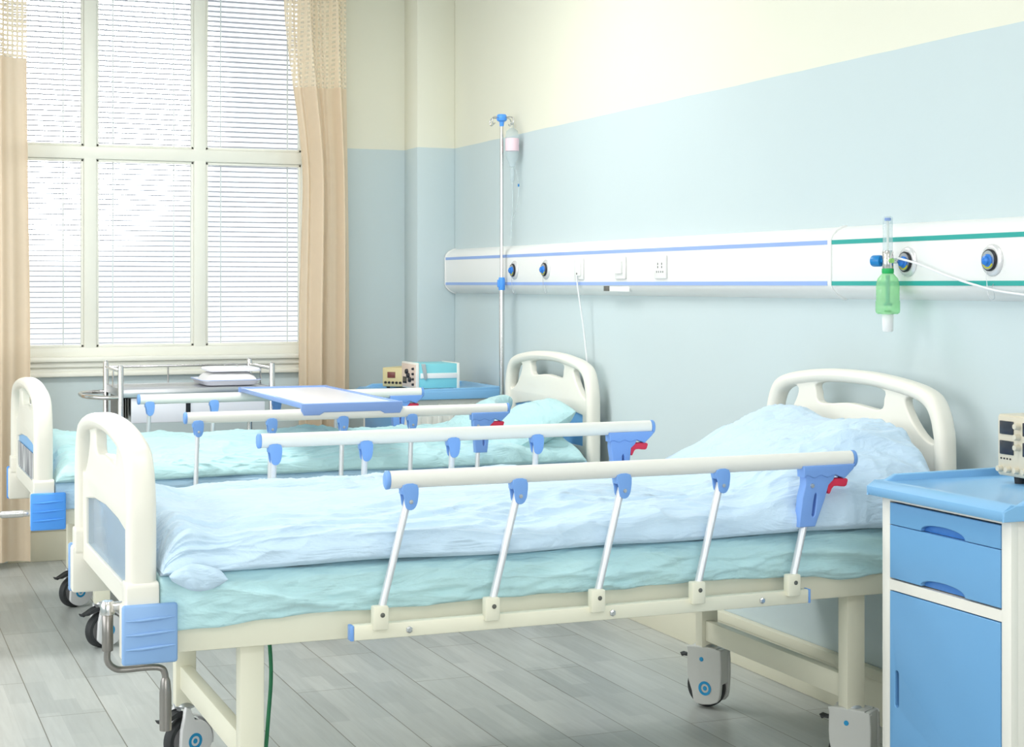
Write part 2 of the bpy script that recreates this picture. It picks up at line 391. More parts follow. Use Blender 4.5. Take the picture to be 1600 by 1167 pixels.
# window in the far wall
w = bpy.data.objects.new('window_1', None); C.objects.link(w); w.location = (1.3, WY, .955); struct(w); w.empty_display_size = .1
inv = Matrix.Translation((-1.3, -WY, -.955))
fr = MB(); FY0, FY1 = WY-.002, WY+.05
xs = [.42, .48, 1.027, 1.086, 1.549, 1.608, 2.085, 2.15]
for k in (0, 2, 4, 6): fr.box(xs[k], xs[k+1], FY0, FY1, .955, 2.86, .006)
fr.box(.42, 2.15, FY0-.001, FY1-.001, .955, 1.0, .006).box(.42, 2.15, FY0-.001, FY1-.001, 1.893, 1.955, .008).box(.42, 2.15, FY0-.001, FY1-.001, 2.8, 2.86, .006)
for a, c_ in ((.48, 1.027), (1.086, 1.549), (1.608, 2.085)):
    for z0, z1 in ((1.0, 1.893), (1.955, 2.8)):
        for q in ((a, a+.012, z0, z1), (c_-.012, c_, z0, z1), (a, c_, z0, z0+.012), (a, c_, z1-.012, z1)):
            fr.box(q[0], q[1], FY0+.012, FY1-.008, q[2], q[3], .002)
fr.xf(inv).build('window_frame', 'whitepaint', w)
for a, c_ in ((.49, 1.02), (1.094, 1.542), (1.616, 2.078)):
    for z0, z1 in ((1.008, 1.886), (1.962, 2.794)):
        MB().box(a, c_, FY0+.02, FY0+.024, z0, z1).xf(inv).build('glass_pane', 'pane', w)
sl = MB().box(.36, 2.2, WY-.05, WY+.03, .932, .957, .008).box(.36, 2.2, WY-.034, WY, .905, .933, .008).box(.36, 2.2, WY-.022, WY, .882, .907, .006).box(.36, 2.2, WY-.03, WY, .862, .884, .006)
sl.xf(inv).build('sill', 'whitepaint', w)

# three venetian blinds behind the window frame
BL = (('left', .44, 1.05), ('middle', 1.062, 1.573), ('right', 1.584, 2.14))
for nm, a, c_ in BL:
    t = thing('venetian_blind', {'left': 'white venetian blind in the leftmost window bay, next to the open lattice curtain top',
        'middle': 'white venetian blind in the middle bay of the window',
        'right': 'white venetian blind in the rightmost window bay, grey slat lines over its full height'}[nm], 'blind', ((a+c_)/2, WY+.085, .96), 0, 'venetian blinds in the far window')
    h = (c_-a)/2; s_ = MB(); z = .03
    while z < 1.84:
        P = []
        for xx in (-h, -h/2, 0, h/2, h):
            P.append([(xx+random.uniform(-.001, .001), -.0115+.023*k/4, z+.0022*(1-((k-2)/2)**2)+.0012*math.sin(z*37+xx*3)-(k-2)*.00145) for k in range(5)])
        s_.grid(P); z += .0247
    s_.build('slats', 'slat', t, smooth=180, solid=1)
    MB().box(-h, h, -.012, .012, .004, .02, .004).build('bottom_rail', 'whitepaint', t)
    MB().box(-h, h, -.015, .015, 1.84, 1.875, .003).build('head_rail', 'whitepaint', t)
    for q in (-h+.11, h-.11):
        MB().box(q-.0035, q+.0035, -.0145, -.0138, .01, 1.84).build('ladder_tape', 'cable', t)

# curtains
def curtain(label, x0b, x1b, fx0, zsplit, zbot, y, seed, folds):
    """fx0(z): left or right moving edge as function of z -> (x0,x1)"""
    t = thing('curtain', label, 'curtain', ((x0b+x1b)/2, y, zbot), 0, 'peach curtains at the far window')
    def surf(z0, z1, nz):
        P = []
        for i in range(nz+1):
            z = z0+(z1-z0)*i/nz; xa, xb = fx0(z); row = []
            N = 120
            for j in range(N+1):
                u = j/N
                ph = 1.35*sum(A*math.sin(2*PI*(fq*u)+p+.25*math.sin(z*1.7+p)) for fq, A, p in folds)
                row.append(((xa+(xb-xa)*u)-(x0b+x1b)/2, ph*(1-.25*sstep(1.2, 2.8, z)), z-zbot+.006*math.sin(u*9+seed)*(1 if i == 0 and z0 == zbot else 0)))
            P.append(row)
        return P
    MB().grid(surf(zbot, zsplit, 60)).build('curtain_cloth', 'curtain', t, smooth=180, solid=1)
    MB().grid(surf(zsplit, 2.93, 20)).build('lattice_band', 'lattice', t, smooth=180, solid=1, label='open lattice weave at the top of the curtain')
    return t
def rx(z):
    l = 2.035 if z < 1.0 else 2.035+(2.052-2.035)*sstep(1.0, 1.9, z)-(.10)*sstep(1.75, 2.75, z)
    return (l, 2.285-.02*sstep(1.2, 2.6, z))
curtain('peach curtain hanging right of the window, beside the bare blue wall', 2.035, 2.285, rx, 2.26, .03, 7.80, 1.0, ((2.1, .030, .4), (4.3, .016, 1.9), (7.0, .005, .5)))
def lx(z): return (.30, .765-.015*sstep(1.0, 2.4, z))
curtain('peach curtain at the left edge of the window, behind the far bed\'s footboard', .30, .765, lx, 2.335, .035, 7.80, 2.0, ((3.2, .030, 2.2), (5.3, .014, .3), (9.0, .004, 1.5)))
rod = thing('curtain_rod', 'steel curtain rod above the far window', 'curtain rod', (1.3, 7.80, 2.945))
MB().tube([(-1.15, 0, 0), (1.15, 0, 0)], .012).build('pole', 'steel', rod)
for q in (-1.1, 1.1): MB().box(q-.01, q+.01, -.01, WY-7.80, -.008, .008).build('bracket', 'steel', rod)

# ------------------------------------------------------------------ hospital beds
BW, BLEN = .914, 2.19
OUT = [(.461, 0), (.461, .85), (.452, .92), (.437, .96), (.414, .992), (.38, 1.012), (.30, 1.03), (.15, 1.046), (0, 1.05)]
INN = [(.412, 0), (.412, .84), (.407, .90), (.391, .945), (.363, .970), (.302, .988), (.15, 1.006), (0, 1.011)]
def mirror(half, zb, dz):
    q = [(x, (zb if z == 0 else z)+dz*(z != 0)) for x, z in half]
    r = q+[(-x, z) for x, z in reversed(q[:-1])]
    return r
def dens(loop, c, n=4):
    """keep the corners of the bottom sharp, smooth the arch"""
    body = spline(loop, n); return [(x+c, z) for x, z in body]
def make_board(name, parent, x, zb, dz, inset, cover, body_z):
    c = BW/2; T = .056 if name == 'headboard' else .066
    outer = dens(mirror(OUT, zb, dz), c); inner = dens(mirror(INN, zb-.05, dz), c)
    bd = part_empty(name, parent, (x, 0, 0))
    # rounded outer arch as a U-shaped plate
    ring = outer+list(reversed(inner))
    ring = [(c+.461, zb)]+[p for p in outer if p[1] > zb+.08]+[(c-.461, zb), (c-.412, zb)]+[p for p in reversed(inner) if p[1] > zb+.08]+[(c+.412, zb)]
    MB().plate([ring], T, .020, YZ(0)).build('arch_frame', 'abs', bd, smooth=60)
    # thinner body with three grip holes and the insert opening
    bo = [(c+.440, body_z), (c+.440, .86+dz), (c+.438, .93+dz), (c+.424, .970+dz), (c+.390, 1.000+dz), (c+.30, 1.020+dz), (c+.15, 1.034+dz), (c, 1.038+dz)]
    bo = bo+[(2*c-y, z) for y, z in reversed(bo[:-1])]
    hole = smooth_loop([(c-.175, .975+dz), (c-.165, 1.002+dz), (c, 1.016+dz), (c+.165, 1.002+dz), (c+.175, .975+dz), (c+.15, .944+dz), (c, .953+dz), (c-.15, .944+dz)], 4)
    def tear(s): return smooth_loop([(c+s*.275, .980+dz), (c+s*.33, .992+dz), (c+s*.382, .968+dz), (c+s*.412, .92+dz), (c+s*.408, .872+dz), (c+s*.355, .885+dz), (c+s*.300, .932+dz)], 4)
    ins = [(c-.365, body_z+.05), (c+.365, body_z+.05), (c+.365, .805+dz), (c+.2, .824+dz), (c, .831+dz), (c-.2, .824+dz), (c-.365, .805+dz)]
    MB().plate([bo, hole, tear(1), tear(-1), ins], .030, .006, YZ(0)).build('body_panel', 'abs', bd, smooth=60)
    ip = [(y+(.004 if y > c else -.004), z+(.004 if z > .7+dz else -.004)) for y, z in ins]
    MB().plate([ip], .012, .002, YZ(0)).build('insert_panel', inset, bd, smooth=60, label='coloured insert of the board' if inset == 'insert' else 'see-through card window of the footboard')
    if cover == 'card':
        for y0, y1, z0, z1 in ((c-.12, c-.035, .625, .735), (c-.02, c+.07, .645, .745)):
            MB().box(.0085, .011, y0, y1, z0, z1).build('record_card', 'paper', bd, label='paper card held in the footboard window')
    if cover == 'stripe':
        MB().box(-.011, -.0085, c-.36, c+.36, body_z+.056, .786+dz).build('record_card', 'striped', bd, label='grey and white striped record sheet in the footboard')
    for y in (.022, BW-.022):
        MB().plate([rrect(y-.032, y+.032, zb-.02, zb+.05, .012)], T+.006, .005, YZ(0)).build('upright_socket', 'abs', bd, smooth=50)
    return bd

def make_caster(parent, x, y, yaw, h, grey=False):
    t = part_empty('caster', parent, (x, y, 0), yaw); R = .0625; cap = 'wheelcap2' if grey else 'wheelcap'
    MB().lathe((0, -.016, R), (0, 1, 0), [(.045, 0), (R-.006, 0), (R, .008), (R, .024), (R-.006, .032), (.045, .032)], 40).build('tyre', 'rubber', t)
    side = []
    for k in range(41):
        a = math.radians(-150+k*240/40); side.append((.014+.056*math.cos(a), R+.056*math.sin(a)))
    side += [(-.002, h-.025), (-.016, h-.02), (-.022, h-.05), (-.03, R+.035)]
    if grey:
        side = [(-.035, .05), (-.02, .012), (.05, .022), (.066, .07), (.066, h-.03), (.05, h-.018), (-.045, h-.018), (-.05, h-.035), (-.05, .10)]
        side = smooth_loop(side, 3)
    for yy in (-.026, .026):
        MB().plate([side], .014, .004, XZ(yy)).build('side_cover', cap, t, smooth=50)
    # hood joining the two covers over the wheel
    hood = []
    for k in range(11):
        a = math.radians(-15+k*115/10); hood.append((.010+.066*math.cos(a), R+.066*math.sin(a)))
    for k in range(10, -1, -1):
        a = math.radians(-15+k*115/10); hood.append((.010+.0695*math.cos(a), R+.0695*math.sin(a)))
    if grey:
        MB().box(.048, .064, -.03, .03, .075, h-.02, .006).box(-.046, .05, -.03, .03, h-.034, h-.018, .005).build('hood', cap, t)
    else:
        MB().plate([hood], .05, .001, XZ(0)).build('hood', cap, t)
    for sgn in (-1, 1):
        ring = MB(); yy = sgn*.0335; cx = .012
        ring.lathe((cx, yy, R), (0, sgn, 0), [(.0135, 0), (.0135, .0012), (.0215, .0012), (.0215, 0)], 30)
        MB().lathe((cx, yy, R), (0, sgn, 0), [(0, .0014), (.006, .0012), (.007, 0)], 16).build('logo_dot', 'ring', t)
        if grey: MB().lathe((.0, yy, h-.055), (0, sgn, 0), [(0, .0014), (.006, .0012), (.007, 0)], 16).build('logo_dot', 'ring', t)
        ring.build('logo_ring', 'ring', t, label='blue ring emblem on the wheel cover')
    MB().lathe((0, 0, h-.026), (0, 0, 1), [(.0, 0), (.028, 0), (.03, .006), (.026, .013), (.018, .018), (.015, .026), (0, .026)], 24).build('swivel', 'steel', t)
    pd = MB().plate([smooth_loop([(-.085, h-.055), (-.06, h-.042), (-.03, h-.028), (-.012, h-.03), (-.016, h-.05), (-.035, h-.052), (-.06, h-.06)], 3)], .03, .004, XZ(0))
    pd.build('brake_pedal', 'rubber', t)
    return t

def side_rail(bed, y, s, lean, z0, dz):
    """s=-1 near side, +1 far side; z0: top of lower bar"""
    r = part_empty('side_rail', bed, (0, y, 0)); zt = .855+dz; zb = .533+dz
    x0, x1 = .51+lean, 1.76+lean
    n = 5; L = [(x0+.012, 0, zt), (x1-.008, 0, zt)]
    MB().tube(L, .015, 20, .0205).build('top_tube', 'tube', r, smooth=60)
    for xa, xb in ((x0, x0+.013), (x1-.009, x1+.004)):
        MB().tube([(xa+.002*(xa > x0), 0, zt), (xa+.003, 0, zt), (xb-.003, 0, zt), (xb, 0, zt)], [.012, .0158, .0158, .014], 20, None).xf(Matrix.Translation((0, 0, zt)) @ Matrix.Diagonal((1, 1, 1.36, 1)) @ Matrix.Translation((0, 0, -zt))).build('end_cap', 'clip', r, smooth=60)
    MB().box(.49, 1.675, -.012, .012, zb-.034, zb, .003).build('lower_bar', 'frame', r)
    MB().box(.482, .4905, -.0125, .0125, zb-.0345, zb+.0005, .002).build('end_cap', 'clip', r)
    MB().box(1.6745, 1.681, -.0125, .0125, zb-.0345, zb+.0005, .002).build('end_cap', 'clip', r)
    for bx in (.62, 1.13, 1.54): MB().lathe((bx, s*.012, zb-.018), (0, s, 0), [(.008, 0), (.008, .004), (.005, .007), (0, .007)], 6).build('bolt', 'steel', r)
    for k in range(n):
        xb_ = .55+.269*k; xt_ = xb_+.01+lean*1.12; zt_ = zt-.045 if k < 4 else zt-.13
        if k == 4: xt_ = xb_+.01+lean*.72
        brk = MB().box(xb_-.018, xb_+.018, s*.013-.013, s*.013+.013, zb-.012, zb+.042, .004)
        brk.build('post_bracket', 'frame', r)
        MB().lathe((xb_+.003, s*.0245, zb+.022), (0, s, 0), [(.0055, 0), (.0055, .0022), (0, .003)], 12).lathe((xb_-.012, s*.018, zb-.006), (0, s, 0), [(.005, 0), (.005, .006), (0, .007)], 8).build('bracket_screw', 'hole', r)
        MB().tube([(xb_, s*.008, zb+.012), (xt_, 0, zt_)], .0115, 16, .0085).build('post', 'post', r, smooth=60)
        if k < 4:
            cl = smooth_loop([(xt_-.017, zt-.012), (xt_+.017, zt-.012), (xt_+.019, zt-.045), (xt_+.012, zt-.064), (xt_, zt-.069), (xt_-.01, zt-.062), (xt_-.014, zt-.04)], 3)
            m = MB()
            for yy in (-.0135, .0135): m.plate([cl], .005, .0015, XZ(yy))
            m.box(xt_-.019, xt_+.019, -.0125, .0125, zt-.034, zt-.016, .003)
            m.build('hinge_clip', 'clip', r, smooth=50)
            MB().lathe((xt_+.002, s*.016, zt-.05), (0, s, 0), [(.005, 0), (.0045, .002), (0, .0025)], 12).build('clip_rivet', 'steel', r)
    # latch: wavy mounting plate, swinging body and red release handle
    o = lean*.95
    wav = [(1.605+o, zt-.012), (1.757+o, zt-.012), (1.752+o, zt-.024), (1.725+o, zt-.048)]
    wav += [(1.725+o-.118*k/14, zt-.040-.0035*math.sin(k*1.35)) for k in range(1, 15)]
    m = MB().plate([wav], .036, .003, XZ(0)); m.build('latch_plate', 'latch', r, smooth=50)
    lo = -lean*.5
    body = [(1.612+o, zt-.036), (1.700+o, zt-.036), (1.694+o, zt-.05), (1.680+o, zt-.062), (1.676+o+lo*.3, zt-.10), (1.668+o+lo, zt-.165), (1.622+o+lo, zt-.165), (1.617+o+lo*.5, zt-.09), (1.612+o, zt-.06)]
    slot = smooth_loop([(1.650+o+lo*.4, zt-.085), (1.656+o+lo*.4, zt-.085), (1.658+o+lo*.7, zt-.135), (1.650+o+lo*.7, zt-.135)], 2)
    MB().plate([body, slot], .030, .003, XZ(0)).build('latch_body', 'latch', r, smooth=50)
    MB().lathe((1.631+o, s*.015, zt-.062), (0, s, 0), [(.006, 0), (.005, .003), (0, .004)], 12).build('latch_rivet', 'steel', r)
    MB().plate([smooth_loop([(1.683+o, zt-.050), (1.735+o, zt-.048), (1.738+o, zt-.06), (1.730+o, zt-.069), (1.698+o, zt-.067), (1.686+o, zt-.085), (1.679+o, zt-.078)], 3)], .022, .003, XZ(0)).build('release_handle', 'red', r, smooth=50, label='red release handle')
    return r

def make_bed(loc, label, dz, bump, insert_foot, foot_cover, lean_near, crank_style):
    bed = thing('hospital_bed', label, 'bed', loc, 0, 'hospital beds against the head wall')
    make_board('headboard', bed, BLEN-.033, .56+dz, dz, 'insert', None, .63+dz)
    make_board('footboard', bed, .033, .60+dz, dz-.07, insert_foot, foot_cover, .565+dz)
    # welded frame: side beams, end beams, deck slats
    f = MB()
    f.box(.10, BLEN-.07, .012, .046, .487+dz, .572+dz, .004).box(.10, BLEN-.07, BW-.046, BW-.012, .487+dz, .572+dz, .004)
    for xx in (.20, BLEN-.20): f.box(xx-.018, xx+.018, .046, BW-.046, .50+dz, .55+dz, .003)
    f.box(.066, BLEN-.07, .05, BW-.05, .545+dz, .560+dz, .003)
    f.build('bed_frame', 'frame', bed)
    for xx, sx in ((.045, 1), (BLEN-.045, -1)):
        for yy, sy in ((0, -1), (BW, 1)):
            o = part_empty('corner_bumper', bed, (xx, yy, 0))
            MB().box(-.055, .058, -.0 if sy < 0 else -.05, .05 if sy < 0 else 0, .478+dz, .602+dz, .008).build('bumper_body', 'abs', o)
            m = MB().box(-.058, .062, sy*.012-.008, sy*.012+.008, .474+dz, .604+dz, .006)
            for k in range(3):
                z = .573+dz-k*.031; m.tube([(-.05, sy*.020, z-.003), (-.02, sy*.0215, z-.0025), (.02, sy*.0215, z), (.055, sy*.020, z+.002)], [.0015, .0035, .0035, .0015], 8)
            m.build('bumper_cover', bump, o, smooth=50, label='ribbed blue corner cover')
    # legs, leg crossbars and casters
    for xl, grey in ((.285 if dz == 0 else .24, False), (BLEN-.30, True)):
        ht = .205 if grey else .178
        for yl in (.062, BW-.062):
            MB().box(xl-.028, xl+.028, yl-.022, yl+.022, ht-.02, .49+dz, .004).build('leg', 'frame', bed)
        MB().box(xl-.016, xl+.016, .08, BW-.08, .205, .268, .004).build('leg_crossbar', 'frame', bed)
        for yl in (.062, BW-.062):
            make_caster(bed, xl-(0 if grey else .0), yl, (-1.0 if grey else .42), ht, grey)
    side_rail(bed, -.060, -1, lean_near, 0, dz)
    side_rail(bed, BW+.050, 1, 0, 0, dz)
    # cranks under the footboard
    if crank_style == 'down':
        for yy in (.10,):
            cr = part_empty('crank', bed, (0, 0, 0))
            MB().box(-.038, .14, yy-.012, yy+.012, .575, .592, .004).lathe((-.027, yy, .566), (0, 0, 1), [(0, 0), (.016, .0), (.017, .02), (.012, .03), (0, .03)], 16).build('joint', 'chrome', cr)
            MB().lathe((-.027, yy, .485), (0, 0, 1), [(0, 0), (.0115, 0), (.0125, .003), (.0125, .083), (.01, .086), (0, .086)], 24).build('sleeve', 'grip', cr)
            MB().tube(spline([(-.027, yy, .49), (-.027, yy, .462), (-.012, yy, .445), (.01, yy, .440), (.06, yy-.01, .443), (.088, yy-.015, .440), (.097, yy-.015, .425), (.098, yy-.015, .40)], 6), .0075, 12).build('crank_arm', 'grip', cr)
            MB().lathe((.098, yy-.015, .30), (0, 0, 1), [(0, 0), (.013, 0), (.0135, .01), (.0135, .085), (.011, .11), (.008, .118), (0, .118)], 20).build('crank_grip', 'grip', cr)
    else:
        cr = part_empty('crank', bed, (0, 0, 0)); z = .492; yy = .06
        MB().tube([(.20, yy, z), (-.01, yy, z)], .008, 14).build('shaft', 'chrome', cr)
        MB().tube([(-.002, yy, z), (-.03, yy, z), (-.031, yy, z), (-.105, yy, z), (-.106, yy, z), (-.13, yy, z)], [.011, .011, .013, .013, .010, .010], 18).build('sleeve', 'chrome', cr)
        MB().tube(spline([(-.13, yy, z), (-.17, yy, z), (-.19, yy, z-.02), (-.19, yy, z-.09), (-.20, yy, z-.11), (-.24, yy, z-.11)], 5), .007, 12).build('crank_arm', 'chrome', cr)
        MB().tube([(-.24, yy, z-.11), (-.34, yy, z-.11)], .013, 14).build('crank_grip', 'chrome', cr)
    return bed

B1 = (.557, 3.621, 0); B2 = (.595, 5.949, 0)
make_bed(B1, 'nearest hospital bed, ivory boards, light blue duvet and leaning side rail, beside the blue nightstand', 0, 'bumper', 'insertclear', 'card', .055, 'down')
make_bed(B2, 'far hospital bed by the window with teal bedding and a tray board across its rails', -.035, 'bumper2', 'insert', 'stripe', 0, 'out')

# ------------------------------------------------------------------ bedding
def ridged(p, oct=3):
    v = 0; a = 1; f = 1; t = 0
    for _ in range(oct):
        n = 1-abs(noise.noise(p*f))*2; v += a*n*abs(n); t += a; a *= .5; f *= 2.03
    return v/t
def mattress_sheet(name, label, loc, zt, zb, material, seed, gather=True):
    """fitted sheet over the mattress, its side hanging with a wavy hem"""
    x0, x1 = .072, BLEN-.072; NX = 300; P = []
    for i in range(NX+1):
        x = x0+(x1-x0)*i/NX; row = []
        hem = zb+.014*noise.noise(Vector((x*2.3+seed, 3.1, 0)))+.006*noise.noise(Vector((x*9+seed, 1, 0)))-.014*(1-sstep(.08, .5, x))
        if gather: hem -= .012*sstep(1.72, 1.82, x)
        prof = [(.0, hem, 1), (-.004, hem+.2*(zt-hem), 1), (-.010, hem+.4*(zt-hem), 1), (-.013, hem+.6*(zt-hem), 1), (-.010, hem+.8*(zt-hem), .7), (.004, zt-.006, .4), (.03, zt, 0)]
        full = []
        for k in range(len(prof)-1):
            for q in range(4):
                t = q/4; full.append(tuple(prof[k][a]*(1-t)+prof[k+1][a]*t for a in range(3)))
        full.append(prof[-1])
        def off(side, z, wgt):
            v = (z-zb)/(zt-zb)
            a = ridged(Vector((x*3.2+v*1.1+seed, v*1.7+side*5, seed)), 3)
            b_ = ridged(Vector((x*9-v*2.5+seed*2, v*2+side*7, seed)), 2)
            d = .022*a+.007*b_
            if gather:
                g = sstep(1.45, 1.75, x)
                d = d*(1-.4*g)+g*.009*math.sin(v*11+5.5*(x-1.5)**2*6+noise.noise(Vector((x*3, v, 4)))*2.5)
            return wgt*d*(1-.3*(v < .1))*sstep(.105, .19, x)
        e_ = .35+.65*sstep(.105, .16, x)
        for (yy, zz, wg) in full: row.append((x, yy*(e_ if yy < 0 else 1)-off(0, zz, wg), zz))
        for j in range(1, 12): row.append((x, .03+(BW-.06)*j/12, zt))
        for (yy, zz, wg) in reversed(full): row.append((x, BW-yy*(e_ if yy < 0 else 1)+off(1, zz, wg), zz))
        P.append(row)
    m = MB().grid(P)
    n = len(P[0])
    m.f.append(tuple(range(n-1, -1, -1))); m.f.append(tuple(NX*n+j for j in range(n)))
    # underside
    for i in range(NX):
        m.f.append((i*n, (i+1)*n, (i+1)*n+n-1, i*n+n-1))
    o = m.build(name, material, smooth=180); o.location = loc; tag(o, label, 'mattress'); return o

def duvet(name, label, loc, x0, x1, zb, h, mound, material, seed, extra=None, wr=1.0, edge=.036):
    NX, NT = 460, 240; P = []
    c = BW/2
    for i in range(NX+1):
        u = i/NX; x = x0+(x1-x0)*u; row = []
        ends = min(1, math.sin(min(1, u/.035)*PI/2))**.6*min(1, math.sin(min(1, (1-u)/.03)*PI/2))**.6
        bot = zb+.010*noise.noise(Vector((x*2.7, seed, 0)))
        for j in range(NT+1):
            th = -.22+(PI+.44)*j/NT
            cs, sn = math.cos(th), math.sin(th)
            e1 = .42; e2 = .62
            yy = math.copysign(abs(cs)**e1, cs); zz = math.copysign(abs(sn)**e2, sn)
            if sn < 0: yy *= 1-.10*(abs(sn)/.218)
            side = -1 if cs > 0 else 1
            v = -yy     # -1 near .. 1 far
            hh = h*(1+.18*noise.noise(Vector((x*1.6+seed, v*1.3, 0))))+mound(x, v)
            wv = edge*(1+.35*noise.noise(Vector((x*3.1, seed+side*4, 2))))
            y = c+v*(c+wv-.012)
            z = bot+zz*hh*ends if sn > 0 else bot+zz*.03
            # wrinkles, elongated along the bed and swept by a slow warp
            wp = Vector((x*1.3+seed, v*1.5, .3)); wx = noise.noise(wp)*.6; wy = noise.noise(wp+Vector((7, 3, 1)))*.45
            r1 = ridged(Vector((x*1.5+wx, (v+wy)*3.6+.55*x, seed)), 3)
            r2 = ridged(Vector((x*5.5+wy*2, v*7+wx*3, seed+9)), 2)
            lump = noise.noise(Vector((x*3.0+seed, v*2.2, 5)))
            top = max(0, sn)
            mh = sstep(1.45, 1.8, x)
            d = wr*(.034*r1+.009*r2+.014*lump)
            # gathers fanning over the pillow mound
            fan = ridged(Vector(((x*2.2+v*3.1)+wx, (x-v*.8)*1.2, seed+2)), 3)
            d = d*(1-.5*mh)+mh*wr*(.030*fan+.008*r2)
            if extra: d += extra(x, v, top)
            ny = -cs*.85; nz = max(.15, sn)
            l = math.hypot(ny, nz)
            row.append((x+(.004*noise.noise(Vector((v*6, seed, x)))), y+d*ny/l*(1 if sn > 0 else .4), z+d*nz/l*ends*(1 if sn > 0 else 0)))
        P.append(row)
    m = MB().grid(P); n = NT+1
    m.f.append(tuple(range(n-1, -1, -1))); m.f.append(tuple(NX*n+j for j in range(n)))
    for i in range(NX): m.f.append((i*n, (i+1)*n, (i+1)*n+n-1, i*n+n-1))
    return m

mattress_sheet('mattress', 'nearest bed\'s mattress in a pale teal sheet, showing below the light blue duvet', B1, .663, .556, 'tealcloth', 1.3)
mattress_sheet('mattress', 'far bed\'s mattress in a plain sky blue sheet, showing below the teal duvet', B2, .607, .520, 'sheetblue', 6.7, gather=False)

def mound1(x, v):
    a = sstep(1.60+.12*v, 2.02+.04*v, x)
    w = 1-.22*abs(v)**8
    return .150*a*w*(1+.10*math.cos(2*PI*(v-.4)/1.05))+.022*(1-sstep(.07, .25, x))*max(0, .8+v*.4)
def ex1(x, v, top):
    # deep dip beside the footboard and a long soft roll along the near side
    return -.014*math.exp(-((x-.24-.05*v)/.05)**2)*(v < .9)+.010*math.exp(-((v+.80)/.12)**2)*math.sin(x*5+.6)
m = duvet('duvet', '', B1, .074, 2.126, .672, .068, mound1, 'lightblue', 2.1, ex1)
# folded corner of the duvet lying over the teal sheet at the foot
P = []
for i in range(25):
    a = i/24; row = []
    for j in range(17):
        th = -PI/2+PI*j/16*1.0+0
        wdt = .030*(math.sin(PI*min(1, a*1.02))**.5 if 0 < a < 1 else .02)
        row.append((.085+.125*a+.004*math.sin(9*a), -.030-.020*math.cos(th)*(1-.3*a)-.004*math.sin(a*12+j*.4), .664-.012*a+wdt*math.sin(th)*(.85+.15*math.sin(3*a))))
    P.append(row)
m.grid(P)
dv = m.build('duvet', 'lightblue', smooth=180); dv.location = B1; tag(dv, 'rumpled light blue duvet on the nearest bed, heaped over the pillow', 'duvet')

def mound2(x, v):
    a = sstep(1.45, 1.70, x)
    return .010*a*(1-abs(v)**4)+.018*(1-sstep(.08, .3, x))+.012*math.exp(-((x-1.0)/.25)**2)*(v > -.5)
m = duvet('duvet', '', B2, .074, 2.10, .603, .060, mound2, 'tealduvet', 5.4, None, 1.25, .026)
dv = m.build('duvet', 'tealduvet', smooth=180); dv.location = B2; tag(dv, 'crumpled teal duvet spread over the far bed', 'duvet')

def pillow(label, loc, rot, L, Wd, T, material, seed, power=2.6, dent=0):
    NU, NV = 90, 60; P = []
    for i in range(NU+1):
        a = -1+2*i/NU; row = []
        for j in range(NV*2+1):
            t = 2*PI*j/(NV*2)
            b_ = math.cos(t); s = math.sin(t)
            bb = math.copysign(abs(b_)**.75, b_)
            prof = max(0, (1-abs(a)**power))**.55*max(0, (1-abs(bb)**power))**.5*(1-(.80 if dent > .5 else 0)*math.exp(-((a+.12)/.40)**2))
            th = T/2*prof
            pin = 1-.10*(abs(a)**2)*(abs(bb)**2)-(dent*bb*max(0, 1-((a+.12)/.72)**2)**1.0 if bb > 0 else 0)
            x = a*L/2*(1-.05*bb*bb); y = bb*Wd/2*(1-.06*a*a)*pin
            z = math.copysign(th, s)
            r = ridged(Vector((a*2.2+seed, bb*2.2*(1+.2*a), seed+(s > 0))), 3)*.010+ridged(Vector((a*5+seed, bb*4, seed)), 2)*.004
            row.append((x, y, z+math.copysign(r*prof, s)))
        P.append(row)
    m = MB().grid(P)
    o = m.build('pillow', material, smooth=180); o.location = loc; o.rotation_euler = rot; tag(o, label, 'pillow'); return o
pillow('teal pillow leaning against the far bed\'s headboard, in front of its blue insert', (B2[0]+1.925, B2[1]+.40, .712), (math.radians(27), 0, -PI/2), .80, .42, .20, 'tealpillow', 3.3, dent=.95)
pillow('light blue pillow under the nearest bed\'s duvet, an edge showing by the headboard', (B1[0]+2.015, B1[1]+.46, .785), (math.radians(58), 0, -PI/2), .74, .30, .12, 'lightblue', 8.1, dent=.10)

# ------------------------------------------------------------------ tray board across the far bed
t = thing('bed_tray', 'white tray board with blue trim lying across the far bed\'s side rails', 'tray', (1.727, 6.40, .8410))
MB().plate([rrect(-.185, .185, -.515, .50, .015)], .012, .003, XY(.008)).build('tray_top', 'traywhite', t)
for x0, x1, y0, y1 in ((-.192, -.177, -.50, .50), (.177, .192, -.50, .50), (-.192, .192, .495, .512)):
    MB().box(x0, x1, y0, y1, -.0, .020, .004).build('edge_trim', 'trayblue', t)
for sy in (-1, 1):
    lip = [(-.195, .020), (.195, .020), (.195, -.006), (.185, -.024), (.125, -.024), (.108, -.014), (-.108, -.014), (-.125, -.024), (-.185, -.024), (-.195, -.006)]
    MB().plate([lip], .016, .004, XZ(sy*.522)).build('hook_lip', 'trayblue', t, label='blue hooked end that grips the rail')

